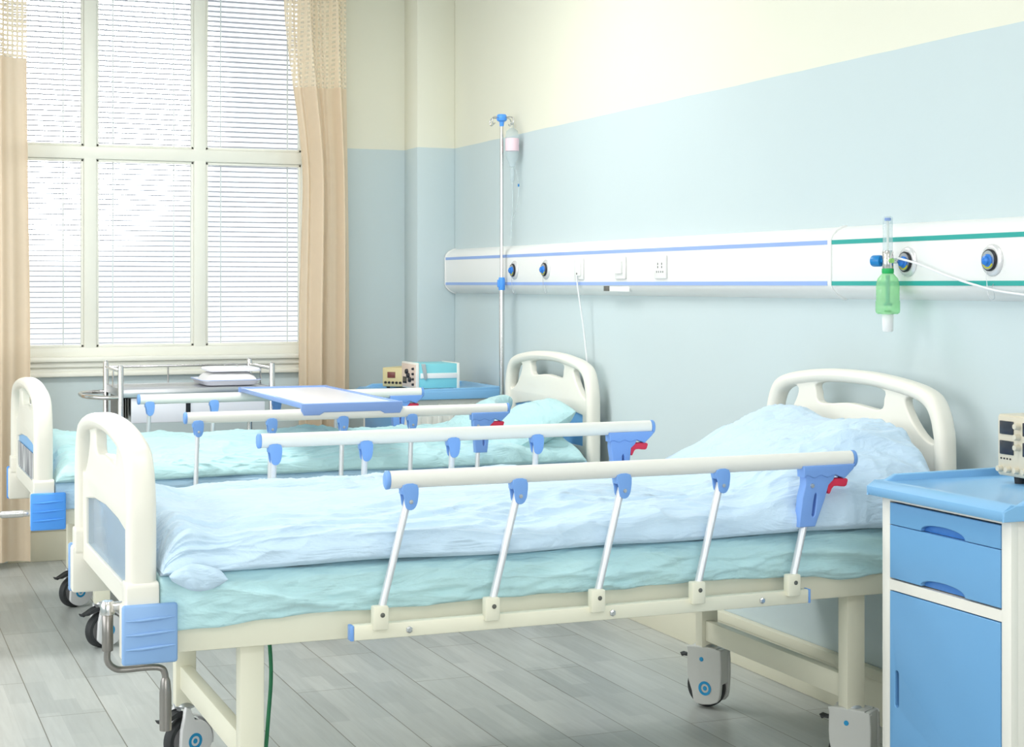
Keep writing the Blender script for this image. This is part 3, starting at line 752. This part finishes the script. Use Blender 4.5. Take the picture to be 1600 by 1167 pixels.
# ------------------------------------------------------------------ nightstands
def arch_notch(y0, y1, z0, z1, ca, hw, hh):
    """rectangle with an arched notch cut in the lower edge"""
    o = [(y0, z0), (y0, z1), (y1, z1), (y1, z0)]
    n = []
    for k in range(17):
        a = PI*k/16; n.append((ca+hw*math.cos(a), z0+hh*math.sin(a)**.8 if 0 < k < 16 else z0))
    return o+n
def nightstand(label, loc, H, grp='blue and white bedside nightstands'):
    """local: x 0 front .. .46 back, y -.245 .. .245, front faces -x"""
    t = thing('nightstand', label, 'nightstand', loc, 0, grp); w = .238; D = .45; dz = H-.82
    b_ = MB()
    b_.box(.0, .02, -w, -w+.032, .07, .795+dz, .002).box(.0, .02, w-.032, w, .07, .795+dz, .002)
    b_.box(.0, .02, -w+.03, w-.03, .78+dz, .795+dz).box(0, .02, -w+.03, w-.03, .567+dz, .592+dz).box(0, .02, -w+.03, w-.03, .07, .11)
    b_.box(.018, D, -w, -w+.015, .07, .795+dz, .002).box(.018, D, w-.015, w, .07, .795+dz, .002).box(D-.012, D, -w+.014, w-.014, .07, .795+dz).box(.018, D, -w+.014, w-.014, .07, .085)
    for k in range(9):
        yy = .05+k*.045; b_.box(yy, yy+.02, -w-.003, -w+.002, .10, .77+dz, .002)
    b_.build('carcass', 'nswhite', t)
    top = MB()
    prof = [(-.028, .790+dz), (-.034, .798+dz), (-.034, .812+dz), (-.012, .826+dz), (.03, .822+dz), (D-.03, .822+dz), (D-.012, .842+dz), (D+.005, .842+dz), (D+.005, .790+dz)]
    top.plate([prof], .505, .0015, XZ(0))
    for sy in (-1, 1):
        top.plate([[(.012, .79+dz), (.012, .824+dz), (.04, .838+dz), (D+.004, .842+dz), (D+.004, .79+dz)]], .016, .004, XZ(sy*.2455))
        top.plate([[(-.033, .79+dz), (-.033, .812+dz), (-.0, .825+dz), (D+.004, .830+dz), (D+.004, .79+dz)]], .008, .003, XZ(sy*.252))
    top.build('worktop', 'nstop', t, smooth=50)
    for z0, z1, nm in ((.724, .776, 0), (.596, .7225, 1)):
        dr = part_empty('drawer', t, (0, 0, 0))
        MB().plate([arch_notch(-w+.034, w-.034, z0+dz, z1+dz, .0, .082, .019)], .014, .002, YZ(.005)).build('drawer_front', 'nsblue', dr, smooth=30)
        MB().box(.0105, .0135, -.095, .095, z0+dz-.001, z0+.028+dz, .001).build('pull_recess', 'nsdark', dr, label='dark blue arched finger recess')
        MB().box(.014, D-.03, -w+.04, w-.04, z0+.004+dz, z1-.006+dz, .002).build('drawer_box', 'nswhite', dr)
    do = part_empty('door', t, (0, 0, 0))
    slot = rrect(w-.070, w-.055, .29+dz, .378+dz, .007)
    MB().plate([[(-w+.034, .114), (-w+.034, .564+dz), (w-.034, .564+dz), (w-.034, .114)], slot], .014, .002, YZ(.005)).build('door_front', 'nsblue', do, smooth=30)
    MB().box(.0105, .0135, w-.085, w-.045, .275+dz, .395+dz).build('slot_recess', 'navy', do, label='dark slot handle')
    for xx in (.04, D-.04):
        for yy in (-w+.04, w-.04):
            cs = part_empty('caster', t, (xx, yy, 0))
            MB().lathe((0, -.008, .022), (0, 1, 0), [(0, 0), (.02, 0), (.022, .003), (.022, .013), (.02, .016), (0, .016)], 20).build('tyre', 'rubber', cs)
            MB().box(-.012, .012, -.012, -.009, .02, .06).box(-.012, .012, .009, .012, .02, .06).box(-.014, .014, -.013, .013, .055, .071).build('fork', 'steel', cs)
    return t
nightstand('blue nightstand with white frame beside the nearest bed, its drawers and door in full view', (2.315, 3.115, 0), .82)
far_stand = nightstand('blue nightstand in the far corner beyond the far bed, holding two instruments', (2.27, 7.30, 0), .805)
far_stand.scale.x = 1.14

# bench instruments
def knob_at(par, mt, c, ax, r, h): MB().lathe(c, ax, [(r, 0), (r*.95, h*.8), (r*.8, h), (0, h)], 16).build('knob', mt, par)
t = thing('power_supply', 'beige bench instrument with two dark displays on the near nightstand', 'instrument', (2.565, 3.235, .8225))
b_ = MB().box(.0, .22, -.24, .0, .018, .165, .004); b_.build('case', 'beige', t)
b_ = MB().box(-.004, .002, -.236, -.004, .022, .161, .002); b_.build('front_panel', 'beige', t)
for z0, z1 in ((.118, .150), (.070, .103)):
    MB().box(-.0065, -.003, -.062, -.012, z0, z1, .002).build('display', 'screen', t)
    MB().box(-.0065, -.003, -.145, -.095, z0, z1, .002).build('display', 'screen', t)
for k in range(7): knob_at(t, 'beige', (-.004, -.016-.03*k, .035), (-1, 0, 0), .0075, .012)
for z in (.09, .115, .14): knob_at(t, 'beige', (-.004, -.080, z), (-1, 0, 0), .008, .014)
b_ = MB()
for k in range(4): b_.box(-.0048, -.0035, -.016-.011*k-.003, -.016-.011*k+.002, .058, .062)
b_.build('panel_marks', 'black', t)
for yy in (-.04, -.20):
    for xx in (.03, .19): MB().lathe((xx, yy, 0), (0, 0, 1), [(0, 0), (.011, 0), (.013, .019), (0, .019)], 14).build('foot', 'rubber', t)

t = thing('instrument_case', 'teal and white striped instrument with pinkish control face on the corner nightstand', 'instrument', (2.415, 7.155, .8075))
MB().box(.0, .2, 0, .21, .012, .125, .003).build('case', 'teal', t)
MB().box(-.008, .006, -.003, .213, .008, .130, .003).build('end_frame', 'nswhite', t)
MB().box(.19, .204, -.003, .213, .008, .128, .003).build('end_frame', 'nswhite', t)
MB().box(.012, .19, -.004, .001, .058, .082, .001).build('side_band', 'panel', t)
MB().plate([[(.015, .125), (.035, .125), (.045, .06), (.035, .05), (.028, .06)]], .006, .001, XZ(-.004)).build('handle', 'steel', t)
MB().box(-.0105, -.0075, .006, .206, .014, .122, .001).build('control_face', 'pinkface', t)
for k in range(4): knob_at(t, 'black', (-.010, .03, .03+.024*k), (-1, 0, 0), .006, .01)
for k in range(3): knob_at(t, 'black', (-.010, .075+.022*k, .05+.018*k), (-1, 0, 0), .012, .012)
MB().box(-.012, -.010, .13, .185, .03, .06).build('display', 'screen', t)
for xx in (.02, .17):
    for yy in (.02, .19): MB().lathe((xx, yy, 0), (0, 0, 1), [(0, 0), (.01, 0), (.011, .013), (0, .013)], 12).build('foot', 'rubber', t)

t = thing('instrument_case', 'small yellowed instrument with a maroon display behind the teal one', 'instrument', (2.335, 7.44, .8075), math.radians(42))
MB().box(0, .18, -.125, .0, .008, .098, .004).build('case', 'yellowish', t)
MB().box(-.004, .002, -.12, -.005, .012, .094, .002).build('front_panel', 'yellowish', t)
MB().box(-.0065, -.003, -.072, -.030, .05, .078, .001).build('display', 'maroon', t)
for k in range(5): knob_at(t, 'black', (-.004, -.02-.02*k, .028), (-1, 0, 0), .006, .008)
for xx in (.02, .15):
    for yy in (-.105, -.02): MB().lathe((xx, yy, 0), (0, 0, 1), [(0, 0), (.008, 0), (.009, .009), (0, .009)], 12).build('foot', 'rubber', t)

# ------------------------------------------------------------------ infusion pole
PX, PY = 2.742, 6.935
t = thing('infusion_pole', 'steel infusion pole with blue hook head standing behind the far bed', 'infusion pole', (PX, PY, 0))
MB().tube([(0, 0, .03), (0, 0, 1.30)], .0115, 18).build('lower_pole', 'chrome', t)
MB().tube([(0, 0, 1.29), (0, 0, 2.045)], .0075, 16).build('upper_pole', 'chrome', t)
MB().lathe((0, 0, 1.272), (0, 0, 1), [(0, 0), (.013, 0), (.015, .004), (.015, .05), (.013, .058), (0, .058)], 22).box(-.02, -.008, -.01, .01, 1.285, 1.32, .004).build('height_clamp', 'bumper2', t, label='blue height clamp')
MB().lathe((0, 0, 2.015), (0, 0, 1), [(0, 0), (.009, 0), (.011, .02), (.022, .026), (.024, .034), (.024, .046), (.018, .054), (0, .056)], 24).build('hook_hub', 'bumper2', t, label='blue hub that holds the hooks')
def hook(a):
    ca, sa = math.cos(a), math.sin(a); z = 2.053
    path = [(0.015, z), (.05, z+.002), (.066, z-.006), (.068, z-.022), (.060, z-.032), (.050, z-.026)]
    return spline([(ca*r, sa*r, zz) for r, zz in path], 5)
for a in (-60, 30, 120, 210): MB().tube(hook(math.radians(a)), .0028, 10).build('hook', 'chrome', t)
ft = MB()
for k in range(5):
    a = 2*PI*k/5+.3; ft.tube([(0, 0, .07), (.035*math.cos(a), .035*math.sin(a), .045), (.06*math.cos(a), .06*math.sin(a), .008)], .008, 10)
ft.build('foot_base', 'steel', t)

a = math.radians(-60); hx, hy = PX+.060*math.cos(a), PY+.060*math.sin(a)
t = thing('infusion_bag', 'clear infusion bottle with pink label and drip line hanging from the infusion pole', 'infusion bag', (hx, hy, 1.74))
MB().lathe((0, 0, .09), (0, 0, 1), [(0, 0), (.013, .0), (.016, .02), (.027, .035), (.030, .05), (.030, .135), (.026, .16), (.012, .172), (0, .175)], 24).build('bottle', 'clear', t)
MB().lathe((0, 0, .16), (0, 0, 1), [(.0305, 0), (.0308, .002), (.0308, .055), (.0305, .057)], 24).build('label', 'pink', t, label='pink paper label')
MB().tube(spline([(-.006, 0, .262), (-.006, 0, .28), (0, 0, .289), (.006, 0, .28), (.006, 0, .262)], 5), .0015, 8).build('hanger', 'clear', t)
MB().lathe((0, 0, .02), (0, 0, 1), [(0, 0), (.004, 0), (.009, .008), (.009, .055), (.005, .068), (0, .07)], 16).build('drip_chamber', 'clear', t)
MB().tube(spline([(0, 0, .02), (.002, 0, -.08), (-.004, 0, -.17), (-.006, 0, -.235)], 8), .0022, 8).tube(spline([(.012, 0, .10), (.030, 0, .02), (.028, 0, -.06), (.006, 0, -.15)], 8), .0015, 8).build('drip_line', 'clear', t)
MB().lathe((.031, 0, .0), (0, 0, 1), [(0, 0), (.004, 0), (.004, .012), (0, .012)], 10).build('line_clamp', 'gasblue', t)

# ------------------------------------------------------------------ head-wall service panels
def panel_unit(label, y0, y1, stripe, slab):
    t = thing('bed_head_panel', label, 'wall panel', (WX, y1, 1.254), 0, 'white medical service panels on the head wall')
    L = y1-y0
    prof = [(0, 0), (-.012, .004), (-.034, .016), (-.049, .032), (-.054, .045), (-.054, .178), (-.049, .192), (-.034, .207), (-.012, .218), (0, .221)]
    m = MB(); n = len(prof)
    vs = [(x, 0, z) for x, z in prof]+[(x, -L, z) for x, z in prof]
    fs = [(i, i+1, n+i+1, n+i) for i in range(n-1)]+[tuple(range(n)), tuple(range(2*n-1, n-1, -1)), (0, n, 2*n-1, n-1)]
    m.add(vs, fs).build('panel_body', 'panel', t, smooth=35)
    for z in (.0475, .1725):
        MB().box(-.0552, -.053, -L+.008, -.0, z-.0065, z+.0065).build('stripe', stripe, t, label='%s stripe along the panel' % slab)
    return t
def P_(t, y): return y-t.location.y
pu1 = panel_unit('long white service panel with two blue stripes, running from the corner', 4.292, 7.772, 'stripeb', 'blue')
pu2 = panel_unit('white service panel with two green stripes at the right', 1.2, 4.279, 'stripeg', 'green')
def endcap(t, y, w_):
    prof = [(0, -.004), (-.013, .0), (-.037, .012), (-.053, .030), (-.0585, .045), (-.0585, .178), (-.053, .195), (-.037, .211), (-.013, .222), (0, .225)]
    n = len(prof); m = MB(); vs = [(x, y, z) for x, z in prof]+[(x, y-w_, z) for x, z in prof]
    m.add(vs, [(i, i+1, n+i+1, n+i) for i in range(n-1)]+[tuple(range(n)), tuple(range(2*n-1, n-1, -1)), (0, n, 2*n-1, n-1)]).build('end_cap', 'panel', t, smooth=35)
endcap(pu2, P_(pu2, 4.292), .018); endcap(pu1, P_(pu1, 7.776), .008)
FX = -.054
def outlet(t, y, chain=True):
    o = part_empty('gas_outlet', t, (FX, P_(t, y), .108))
    MB().lathe((0, 0, 0), (-1, 0, 0), [(.0, 0), (.042, 0), (.0425, .003), (.038, .008), (.031, .009), (.0, .009)], 32).build('outlet_plate', 'chromeplate', o)
    MB().lathe((-.008, 0, 0), (-1, 0, 0), [(.0, 0), (.0290, 0), (.0290, .006), (.0265, .0085), (.0260, .006), (0, .006)], 32).build('outlet_rim', 'black', o)
    MB().lathe((-.0135, 0, 0), (-1, 0, 0), [(.0, 0), (.0250, 0), (.0250, .003), (0, .003)], 28).build('outlet_disc', 'steel', o)
    MB().plate([[(-.0225*math.sin(math.radians(g)), -.0225*math.cos(math.radians(g))) for g in range(-60, 61, 10)]+[(.0165*math.sin(math.radians(-g)), -.0165*math.cos(math.radians(g))) for g in range(60, -61, -10)][::-1][::-1]], .002, .0003, YZ(-.0172)).build('outlet_mark', 'brass', o)
    MB().lathe((-.0155, 0, -.001), (-1, 0, 0), [(.017, 0), (.017, .003), (.013, .006), (.012, .012), (.007, .015), (0, .0155)], 22).build('outlet_plug', 'outblue', o, label='blue plug in the outlet')
    if chain:
        MB().tube(spline([(-.012, .012, -.028), (-.010, .012, -.06), (-.008, .010, -.09), (-.004, .002, -.103), (-.003, -.010, -.10), (-.006, -.012, -.085), (-.006, -.004, -.072), (-.006, -.010, -.062)], 5), .0009, 6).build('plug_chain', 'steel', o)
for yy in (6.845, 6.485): outlet(pu1, yy)
outlet(pu2, 3.885, False); outlet(pu2, 3.515)
def plate_at(t, y, nm, hw=.043, dz=.108):
    o = part_empty(nm, t, (FX, P_(t, y), dz))
    MB().box(-.008, .0, -hw, hw, -.043, .043, .003).build('cover_plate', 'panel', o); return o
o = plate_at(pu1, 6.135, 'nurse_call'); MB().box(-.014, -.007, -.03, .03, -.03, .03, .004).build('call_button', 'panel', o); MB().lathe((-.010, 0, -.02), (-1, 0, 0), [(0, .0), (.004, .0), (.004, .006), (0, .006)], 10).build('jack', 'darkmetal', o)
o = plate_at(pu1, 5.745, 'light_switch', .046); MB().plate([rrect(-.026, .03, -.022, .026, .003)], .012, .002, YZ(-.010)).build('rocker', 'panel', o)
o = plate_at(pu1, 5.405, 'power_socket', .046)
b_ = MB()
for dy in (-.016, .016):
    b_.box(-.0088, -.0078, dy-.0022, dy+.0022, .008, .016); b_.box(-.0088, -.0078, dy-.0022, dy+.0022, -.004, .004)
for k in range(4): b_.box(-.0088, -.0078, -.025+.0165*k-.002, -.025+.0165*k+.002, -.021, -.014)
b_.build('socket_holes', 'black', o)
o = part_empty('label_holder', pu1, (-.047, P_(pu1, 5.80), .030))
MB().box(-.004, .002, -.115, .115, -.014, .010, .002).build('holder_strip', 'panel', o); MB().box(-.0052, -.003, .06, .112, -.012, .008, .001).build('holder_end', 'darkmetal', o, label='grey metal end of the label strip')

# call cord hanging down behind the far headboard
t = tag(MB().tube(spline([(WX-.070, 6.135, 1.335), (WX-.064, 6.13, 1.27), (WX-.045, 6.115, 1.1), (WX-.03, 6.10, .9), (WX-.02, 6.085, .72), (WX-.014, 6.07, .5)], 10), .0035, 8).build('call_cord', 'cable'), 'thin white cord hanging from the blue striped panel behind the far headboard', 'cord')

# oxygen flowmeter
fx, fy = 2.715, 3.905
t = thing('oxygen_flowmeter', 'oxygen flowmeter with green humidifier bottle plugged into the green striped panel', 'flowmeter', (fx, fy, 1.16))
MB().lathe((0, 0, .225), (0, 0, 1), [(0, 0), (.014, 0), (.014, .10), (.011, .106), (0, .106)], 22).build('gauge_tube', 'clear', t)
MB().tube([(0, 0, .235), (0, 0, .327)], .0035, 10).build('gauge_rod', 'whitepaint', t)
MB().lathe((0, 0, .318), (0, 0, 1), [(0, 0), (.009, 0), (.009, .008), (0, .009)], 16).build('gauge_cap', 'outblue', t)
MB().lathe((0, 0, .180), (0, 0, 1), [(0, 0), (.014, 0), (.0155, .004), (.0155, .05), (.013, .054), (0, .055)], 22).build('valve_body', 'chrome', t)
MB().tube([(0, 0, .205), (.04, -.01, .205), (.062, -.012, .205)], .008, 14).build('inlet', 'chrome', t)
MB().lathe((-.004, .012, .205), (-.35, .93, 0), [(.007, 0), (.007, .008), (.0155, .009), (.0165, .013), (.0165, .034), (.015, .038), (0, .038)], 20).build('flow_knob', 'gasblue', t, label='blue flow knob')
MB().lathe((-.002, -.010, .205), (-.2, -.98, 0), [(.005, 0), (.005, .012), (.007, .013), (.007, .02), (0, .02)], 12).build('outlet_nipple', 'lime', t)
MB().lathe((0, 0, .168), (0, 0, 1), [(0, 0), (.015, 0), (.017, .004), (.017, .014), (.013, .018), (0, .018)], 20).build('bottle_cap', 'green', t, label='green bottle cap')
MB().lathe((0, 0, .055), (0, 0, 1), [(0, 0), (.028, 0), (.033, .004), (.034, .010), (.034, .036), (.0325, .038), (.0325, .085), (.028, .100), (.016, .114), (0, .115)], 30).build('humidifier_bottle', 'greenclear', t, label='transparent green bottle')
MB().tube([(0, 0, .086), (0, 0, .165)], .0062, 12).lathe((0, 0, .078), (0, 0, 1), [(0, 0), (.012, 0), (.013, .006), (.006, .011), (0, .011)], 16).build('dip_tube', 'aqua', t)
MB().lathe((0, 0, .005), (0, 0, 1), [(0, 0), (.012, 0), (.015, .004), (.016, .045), (.016, .055), (0, .055)], 22).build('drain_cup', 'cloth', t)
MB().lathe((0, 0, .057), (0, 0, 1), [(0, 0), (.011, 0), (.009, .008), (0, .009)], 16).build('bubble_cap', 'green', t)

t = tag(MB().tube(spline([(2.735, 3.885, 1.372), (2.742, 3.80, 1.355), (2.748, 3.68, 1.322), (2.752, 3.56, 1.296), (2.752, 3.44, 1.278), (2.755, 3.2, 1.262), (2.757, 2.9, 1.26)], 10), .0032, 8).build('oxygen_hose', 'cable'), 'thin white hose running right from the flowmeter across the panel', 'hose')

# ------------------------------------------------------------------ instrument trolley
TX0, TX1, TY0, TY1 = 1.075, 1.735, 7.16, 7.60
t = thing('medical_trolley', 'stainless steel trolley with guard rails in front of the window', 'trolley', (0, 0, 0))
t.location = (1.405, 7.38, 0); hw, hd = .33, .22
for sx in (-1, 1):
    for sy in (-1, 1):
        MB().tube([(sx*hw, sy*hd, .09), (sx*hw, sy*hd, .945), (sx*hw, sy*hd, .95), (sx*hw, sy*hd, .953)], [.0125, .0125, .011, .006], 16).build('corner_post', 'chrome', t)
        cs = part_empty('caster', t, (sx*hw, sy*hd, 0))
        MB().lathe((0, -.012, .045), (0, 1, 0), [(0, 0), (.042, 0), (.045, .004), (.045, .02), (.042, .024), (0, .024)], 24).build('tyre', 'rubber', cs)
        MB().box(-.014, .014, -.018, -.013, .04, .088).box(-.014, .014, .013, .018, .04, .088).box(-.016, .016, -.02, .02, .086, .096).build('fork', 'steel', cs)
for z in (.845, .25):
    m = MB().box(-hw+.005, hw-.005, -hd+.005, hd-.005, z-.004, z, .001)
    m.box(-hw, hw, -hd-.001, -hd+.012, z-.034, z+.002, .002).box(-hw, hw, hd-.012, hd+.001, z-.034, z+.002, .002).box(-hw, -hw+.012, -hd, hd, z-.034, z+.002, .002).box(hw-.012, hw, -hd, hd, z-.034, z+.002, .002)
    m.build('shelf', 'steel', t)
m = MB(); zr = .925
m.tube([(-hw, -hd, zr), (-hw, hd, zr)], .007, 12).tube([(hw, -hd, zr), (hw, hd, zr)], .007, 12).tube([(-hw, hd, zr), (hw, hd, zr)], .005, 12)
m.tube([(-hw, 0, .845), (-hw, 0, zr)], .004, 8).tube([(hw, 0, .845), (hw, 0, zr)], .004, 8).tube([(-.05, hd, .845), (-.05, hd, zr)], .004, 8)
m.build('guard_rail', 'chrome', t)
MB().tube(spline([(-hw, -hd+.0, .812), (-hw-.06, -hd+.02, .812), (-hw-.125, -hd+.08, .815), (-hw-.14, -hd+.16, .815), (-hw-.13, hd-.14, .815), (-hw-.07, hd-.02, .812), (-hw, hd, .812)], 8), .0095, 12).build('push_handle', 'chrome', t)
dr = part_empty('drawer', t, (0, 0, 0))
MB().box(-.285, .30, -hd+.008, -hd+.022, .700, .808, .003).build('drawer_front', 'traywhite', dr)
MB().box(-.28, .295, -hd+.02, hd-.03, .704, .802).build('drawer_box', 'steel', dr)
MB().box(-.05, -.03, -hd+.002, -hd+.010, .73, .80, .002).build('drawer_pull', 'black', dr)
m = MB()
for k in range(3): m.box(-hw+.012+k*.010, -hw+.016+k*.010, -hd+.02, hd-.06, .72, .806)
m.build('side_rails', 'darkmetal', t)

t = thing('enamel_tray', 'white enamel tray with a thin blue rim on the steel trolley', 'tray', (1.575, 7.385, .8475))
m = MB(); pr = [(0, 0, .0), (.105, .125, .0), (.118, .138, .004), (.128, .150, .022), (.134, .156, .0235), (.131, .153, .026), (.125, .147, .023), (.115, .135, .006), (.0, .0, .005)]
rings = []
for rx_, ry_, z in pr:
    rings.append([(p[0], p[1], z) for p in rrect(-max(rx_, .001), max(rx_, .001), -max(ry_, .001), max(ry_, .001), max(.0004, min(.03, rx_*.3)), 5)])
for r_ in rings: r_.append(r_[0])
m.grid(rings).build('tray_body', 'traywhite', t, smooth=50)
m = MB(); rr_ = rrect(-.133, .133, -.155, .155, .036, 6); m.tube([(p[0], p[1], .0252) for p in rr_], .0016, 6, closed=True).build('rim_line', 'stripeb', t)
P = []
for k in range(15):
    a = k/14; th = PI*a; row = []
    zz = .006+.055*max(0, math.sin(th))**.35
    for j in range(41):
        u = -1+2*j/40
        e = max(0, 1-abs(u)**6)**.4
        row.append((.112*u*(1 if e > 0 else 1), -.125*math.cos(th), .007+(zz-.007)*e*(1+.10*noise.noise(Vector((u*3, a*4, 1))))))
    P.append(row)
m = MB().grid(P); n = 41
o = m.build('folded_cloth', 'cloth', smooth=180); o.location = (1.583, 7.385, .8475); tag(o, 'folded white cloth bundle lying in the enamel tray', 'cloth')
t = thing('steel_lid', 'shallow steel lid lying over the folded cloth on the trolley', 'lid', (1.60, 7.39, .9095))
m = MB(); rings = []
for rx_, ry_, z in [(.118, .120, 0), (.118, .120, .008), (.108, .112, .014), (.10, .104, .016), (.001, .001, .017)]:
    g = [(p[0], p[1], z) for p in rrect(-rx_, rx_, -ry_, ry_, max(.0004, min(.03, rx_*.3)), 5)]; g.append(g[0]); rings.append(g)
m.grid(rings).build('lid_shell', 'traywhite', t, smooth=50)
MB().tube(spline([(-.03, 0, .015), (-.028, 0, .026), (0, 0, .03), (.028, 0, .026), (.03, 0, .015)], 4), .003, 8).build('lid_handle', 'chrome', t)

# green cable hanging under the nearest bed
tag(MB().tube(spline([(.945, 3.95, .49), (.95, 3.93, .36), (.935, 3.90, .24), (.915, 3.86, .12), (.90, 3.82, .007), (.905, 3.7, .006)], 8), .005, 8).build('green_cord', 'greencable'), 'thin green cord hanging under the nearest bed by its foot leg', 'cord')

# ------------------------------------------------------------------ unseen ceiling lamps added as fill, and other light
def ceiling_fill_lamp(x, y, power, sx=1.2, sy=.6):
    t = thing('ceiling_fill_light', 'white recessed ceiling panel added as unseen fill light above the ward', 'ceiling light', (x, y, CH), 0, 'added ceiling fill panels')
    MB().box(-sx/2, sx/2, -sy/2, -sy/2+.03, -.05, 0).box(-sx/2, sx/2, sy/2-.03, sy/2, -.05, 0).box(-sx/2, -sx/2+.03, -sy/2+.03, sy/2-.03, -.05, 0).box(sx/2-.03, sx/2, -sy/2+.03, sy/2-.03, -.05, 0).build('lamp_frame', 'whitepaint', t)
    l = bpy.data.lights.new('ceiling_fill_lamp', 'AREA'); l.shape = 'RECTANGLE'; l.size = sx-.08; l.size_y = sy-.08; l.energy = power; l.color = (1, .985, .96)
    o = bpy.data.objects.new('ceiling_fill_lamp', l); C.objects.link(o); o.parent = t; o.location = (0, 0, -.03)
PW = dict(ceil=13, left=68, front=58)
for x, y in ((-1.6, .4), (.9, .4), (-1.6, 3.0), (1.1, 3.0), (-1.6, 5.6), (1.3, 5.9)): ceiling_fill_lamp(x, y, PW['ceil']*(2.7 if y > 5 else 1))
# unseen second window, added in the left wall to carry a fill light
w2 = bpy.data.objects.new('fill_window_2', None); C.objects.link(w2); w2.location = (LX, (ly0+ly1)/2, lz0); struct(w2)
m = MB(); Lh = (ly1-ly0)/2
for q in (-Lh+.03, -Lh/2, 0, Lh/2, Lh-.03): m.box(-.06, -.0, q-.03, q+.03, 0, lz1-lz0, .005)
m.box(-.06, 0, -Lh, Lh, 0, .06, .005).box(-.06, 0, -Lh, Lh, lz1-lz0-.06, lz1-lz0, .005); m.build('window_frame', 'whitepaint', w2)
def area(name, loc, rot, sx, sy, e, col):
    l = bpy.data.lights.new(name, 'AREA'); l.shape = 'RECTANGLE'; l.size = sx; l.size_y = sy; l.energy = e; l.color = col
    o = bpy.data.objects.new(name, l); C.objects.link(o); o.location = loc; o.rotation_euler = rot; return o
area('fill_light_left', (LX-.12, (ly0+ly1)/2, (lz0+lz1)/2), (0, -PI/2, 0), lz1-lz0-.1, ly1-ly0-.1, PW['left'], (.97, .985, 1))
# invented third window behind the camera, holding fill light for the near faces
w3 = bpy.data.objects.new('fill_window_3', None); C.objects.link(w3); w3.location = (0, BY, .9); struct(w3)
m = MB()
for q in (-1.77, -.6, .6, 1.77): m.box(q-.03, q+.03, 0, .06, 0, 1.8, .005)
m.box(-1.8, 1.8, 0, .06, 0, .06, .005).box(-1.8, 1.8, 0, .06, 1.74, 1.8, .005); m.build('window_frame', 'whitepaint', w3)
area('fill_light_front', (0, BY-.12, 1.8), (PI/2, 0, 0), 3.5, 1.7, PW['front'], (1, .99, .97))

# world: hazy white sky with the sun's glow behind the blind
wd = bpy.data.worlds.new('sky'); bpy.context.scene.world = wd; wd.use_nodes = True; nt = wd.node_tree
bg = nt.nodes['Background']; tc = nt.nodes.new('ShaderNodeTexCoord')
sd = Vector((.117, 1.031, .1145)).normalized()
dt = nt.nodes.new('ShaderNodeVectorMath'); dt.operation = 'DOT_PRODUCT'; dt.inputs[1].default_value = sd
nt.links.new(tc.outputs['Generated'], dt.inputs[0])
mr = nt.nodes.new('ShaderNodeMapRange'); mr.interpolation_type = 'SMOOTHSTEP'
mr.inputs['From Min'].default_value = math.cos(math.radians(6.0)); mr.inputs['From Max'].default_value = math.cos(math.radians(3.5))
mr.inputs['To Min'].default_value = 1.5; mr.inputs['To Max'].default_value = 30
nt.links.new(dt.outputs['Value'], mr.inputs['Value'])
sz = nt.nodes.new('ShaderNodeSeparateXYZ'); nt.links.new(tc.outputs['Generated'], sz.inputs[0])     # darker ground well below the horizon
gr = nt.nodes.new('ShaderNodeMapRange'); gr.inputs['From Min'].default_value = -.22; gr.inputs['From Max'].default_value = -.07; gr.inputs['To Min'].default_value = .12; gr.inputs['To Max'].default_value = 1
nt.links.new(sz.outputs['Z'], gr.inputs['Value'])
ml = nt.nodes.new('ShaderNodeMath'); ml.operation = 'MULTIPLY'; nt.links.new(mr.outputs[0], ml.inputs[0]); nt.links.new(gr.outputs[0], ml.inputs[1]); nt.links.new(ml.outputs[0], bg.inputs['Strength'])
bg.inputs['Color'].default_value = (.97, .985, 1, 1)

# ------------------------------------------------------------------ camera
cam = bpy.data.cameras.new('camera'); co = bpy.data.objects.new('camera', cam); C.objects.link(co)
co.location = (0, 0, 1.299); co.rotation_euler = (PI/2, 0, -math.radians(21.93))
cam.sensor_width = 36; cam.sensor_fit = 'HORIZONTAL'; cam.lens = 2568/1600*36
cam.shift_y = (444-583.5)/1600
bpy.context.scene.camera = co
sc = bpy.context.scene
sc.view_settings.view_transform = 'Standard'; sc.view_settings.look = 'None'; sc.view_settings.gamma = 1; sc.view_settings.use_curve_mapping = False
sc.view_settings.exposure = 0.18
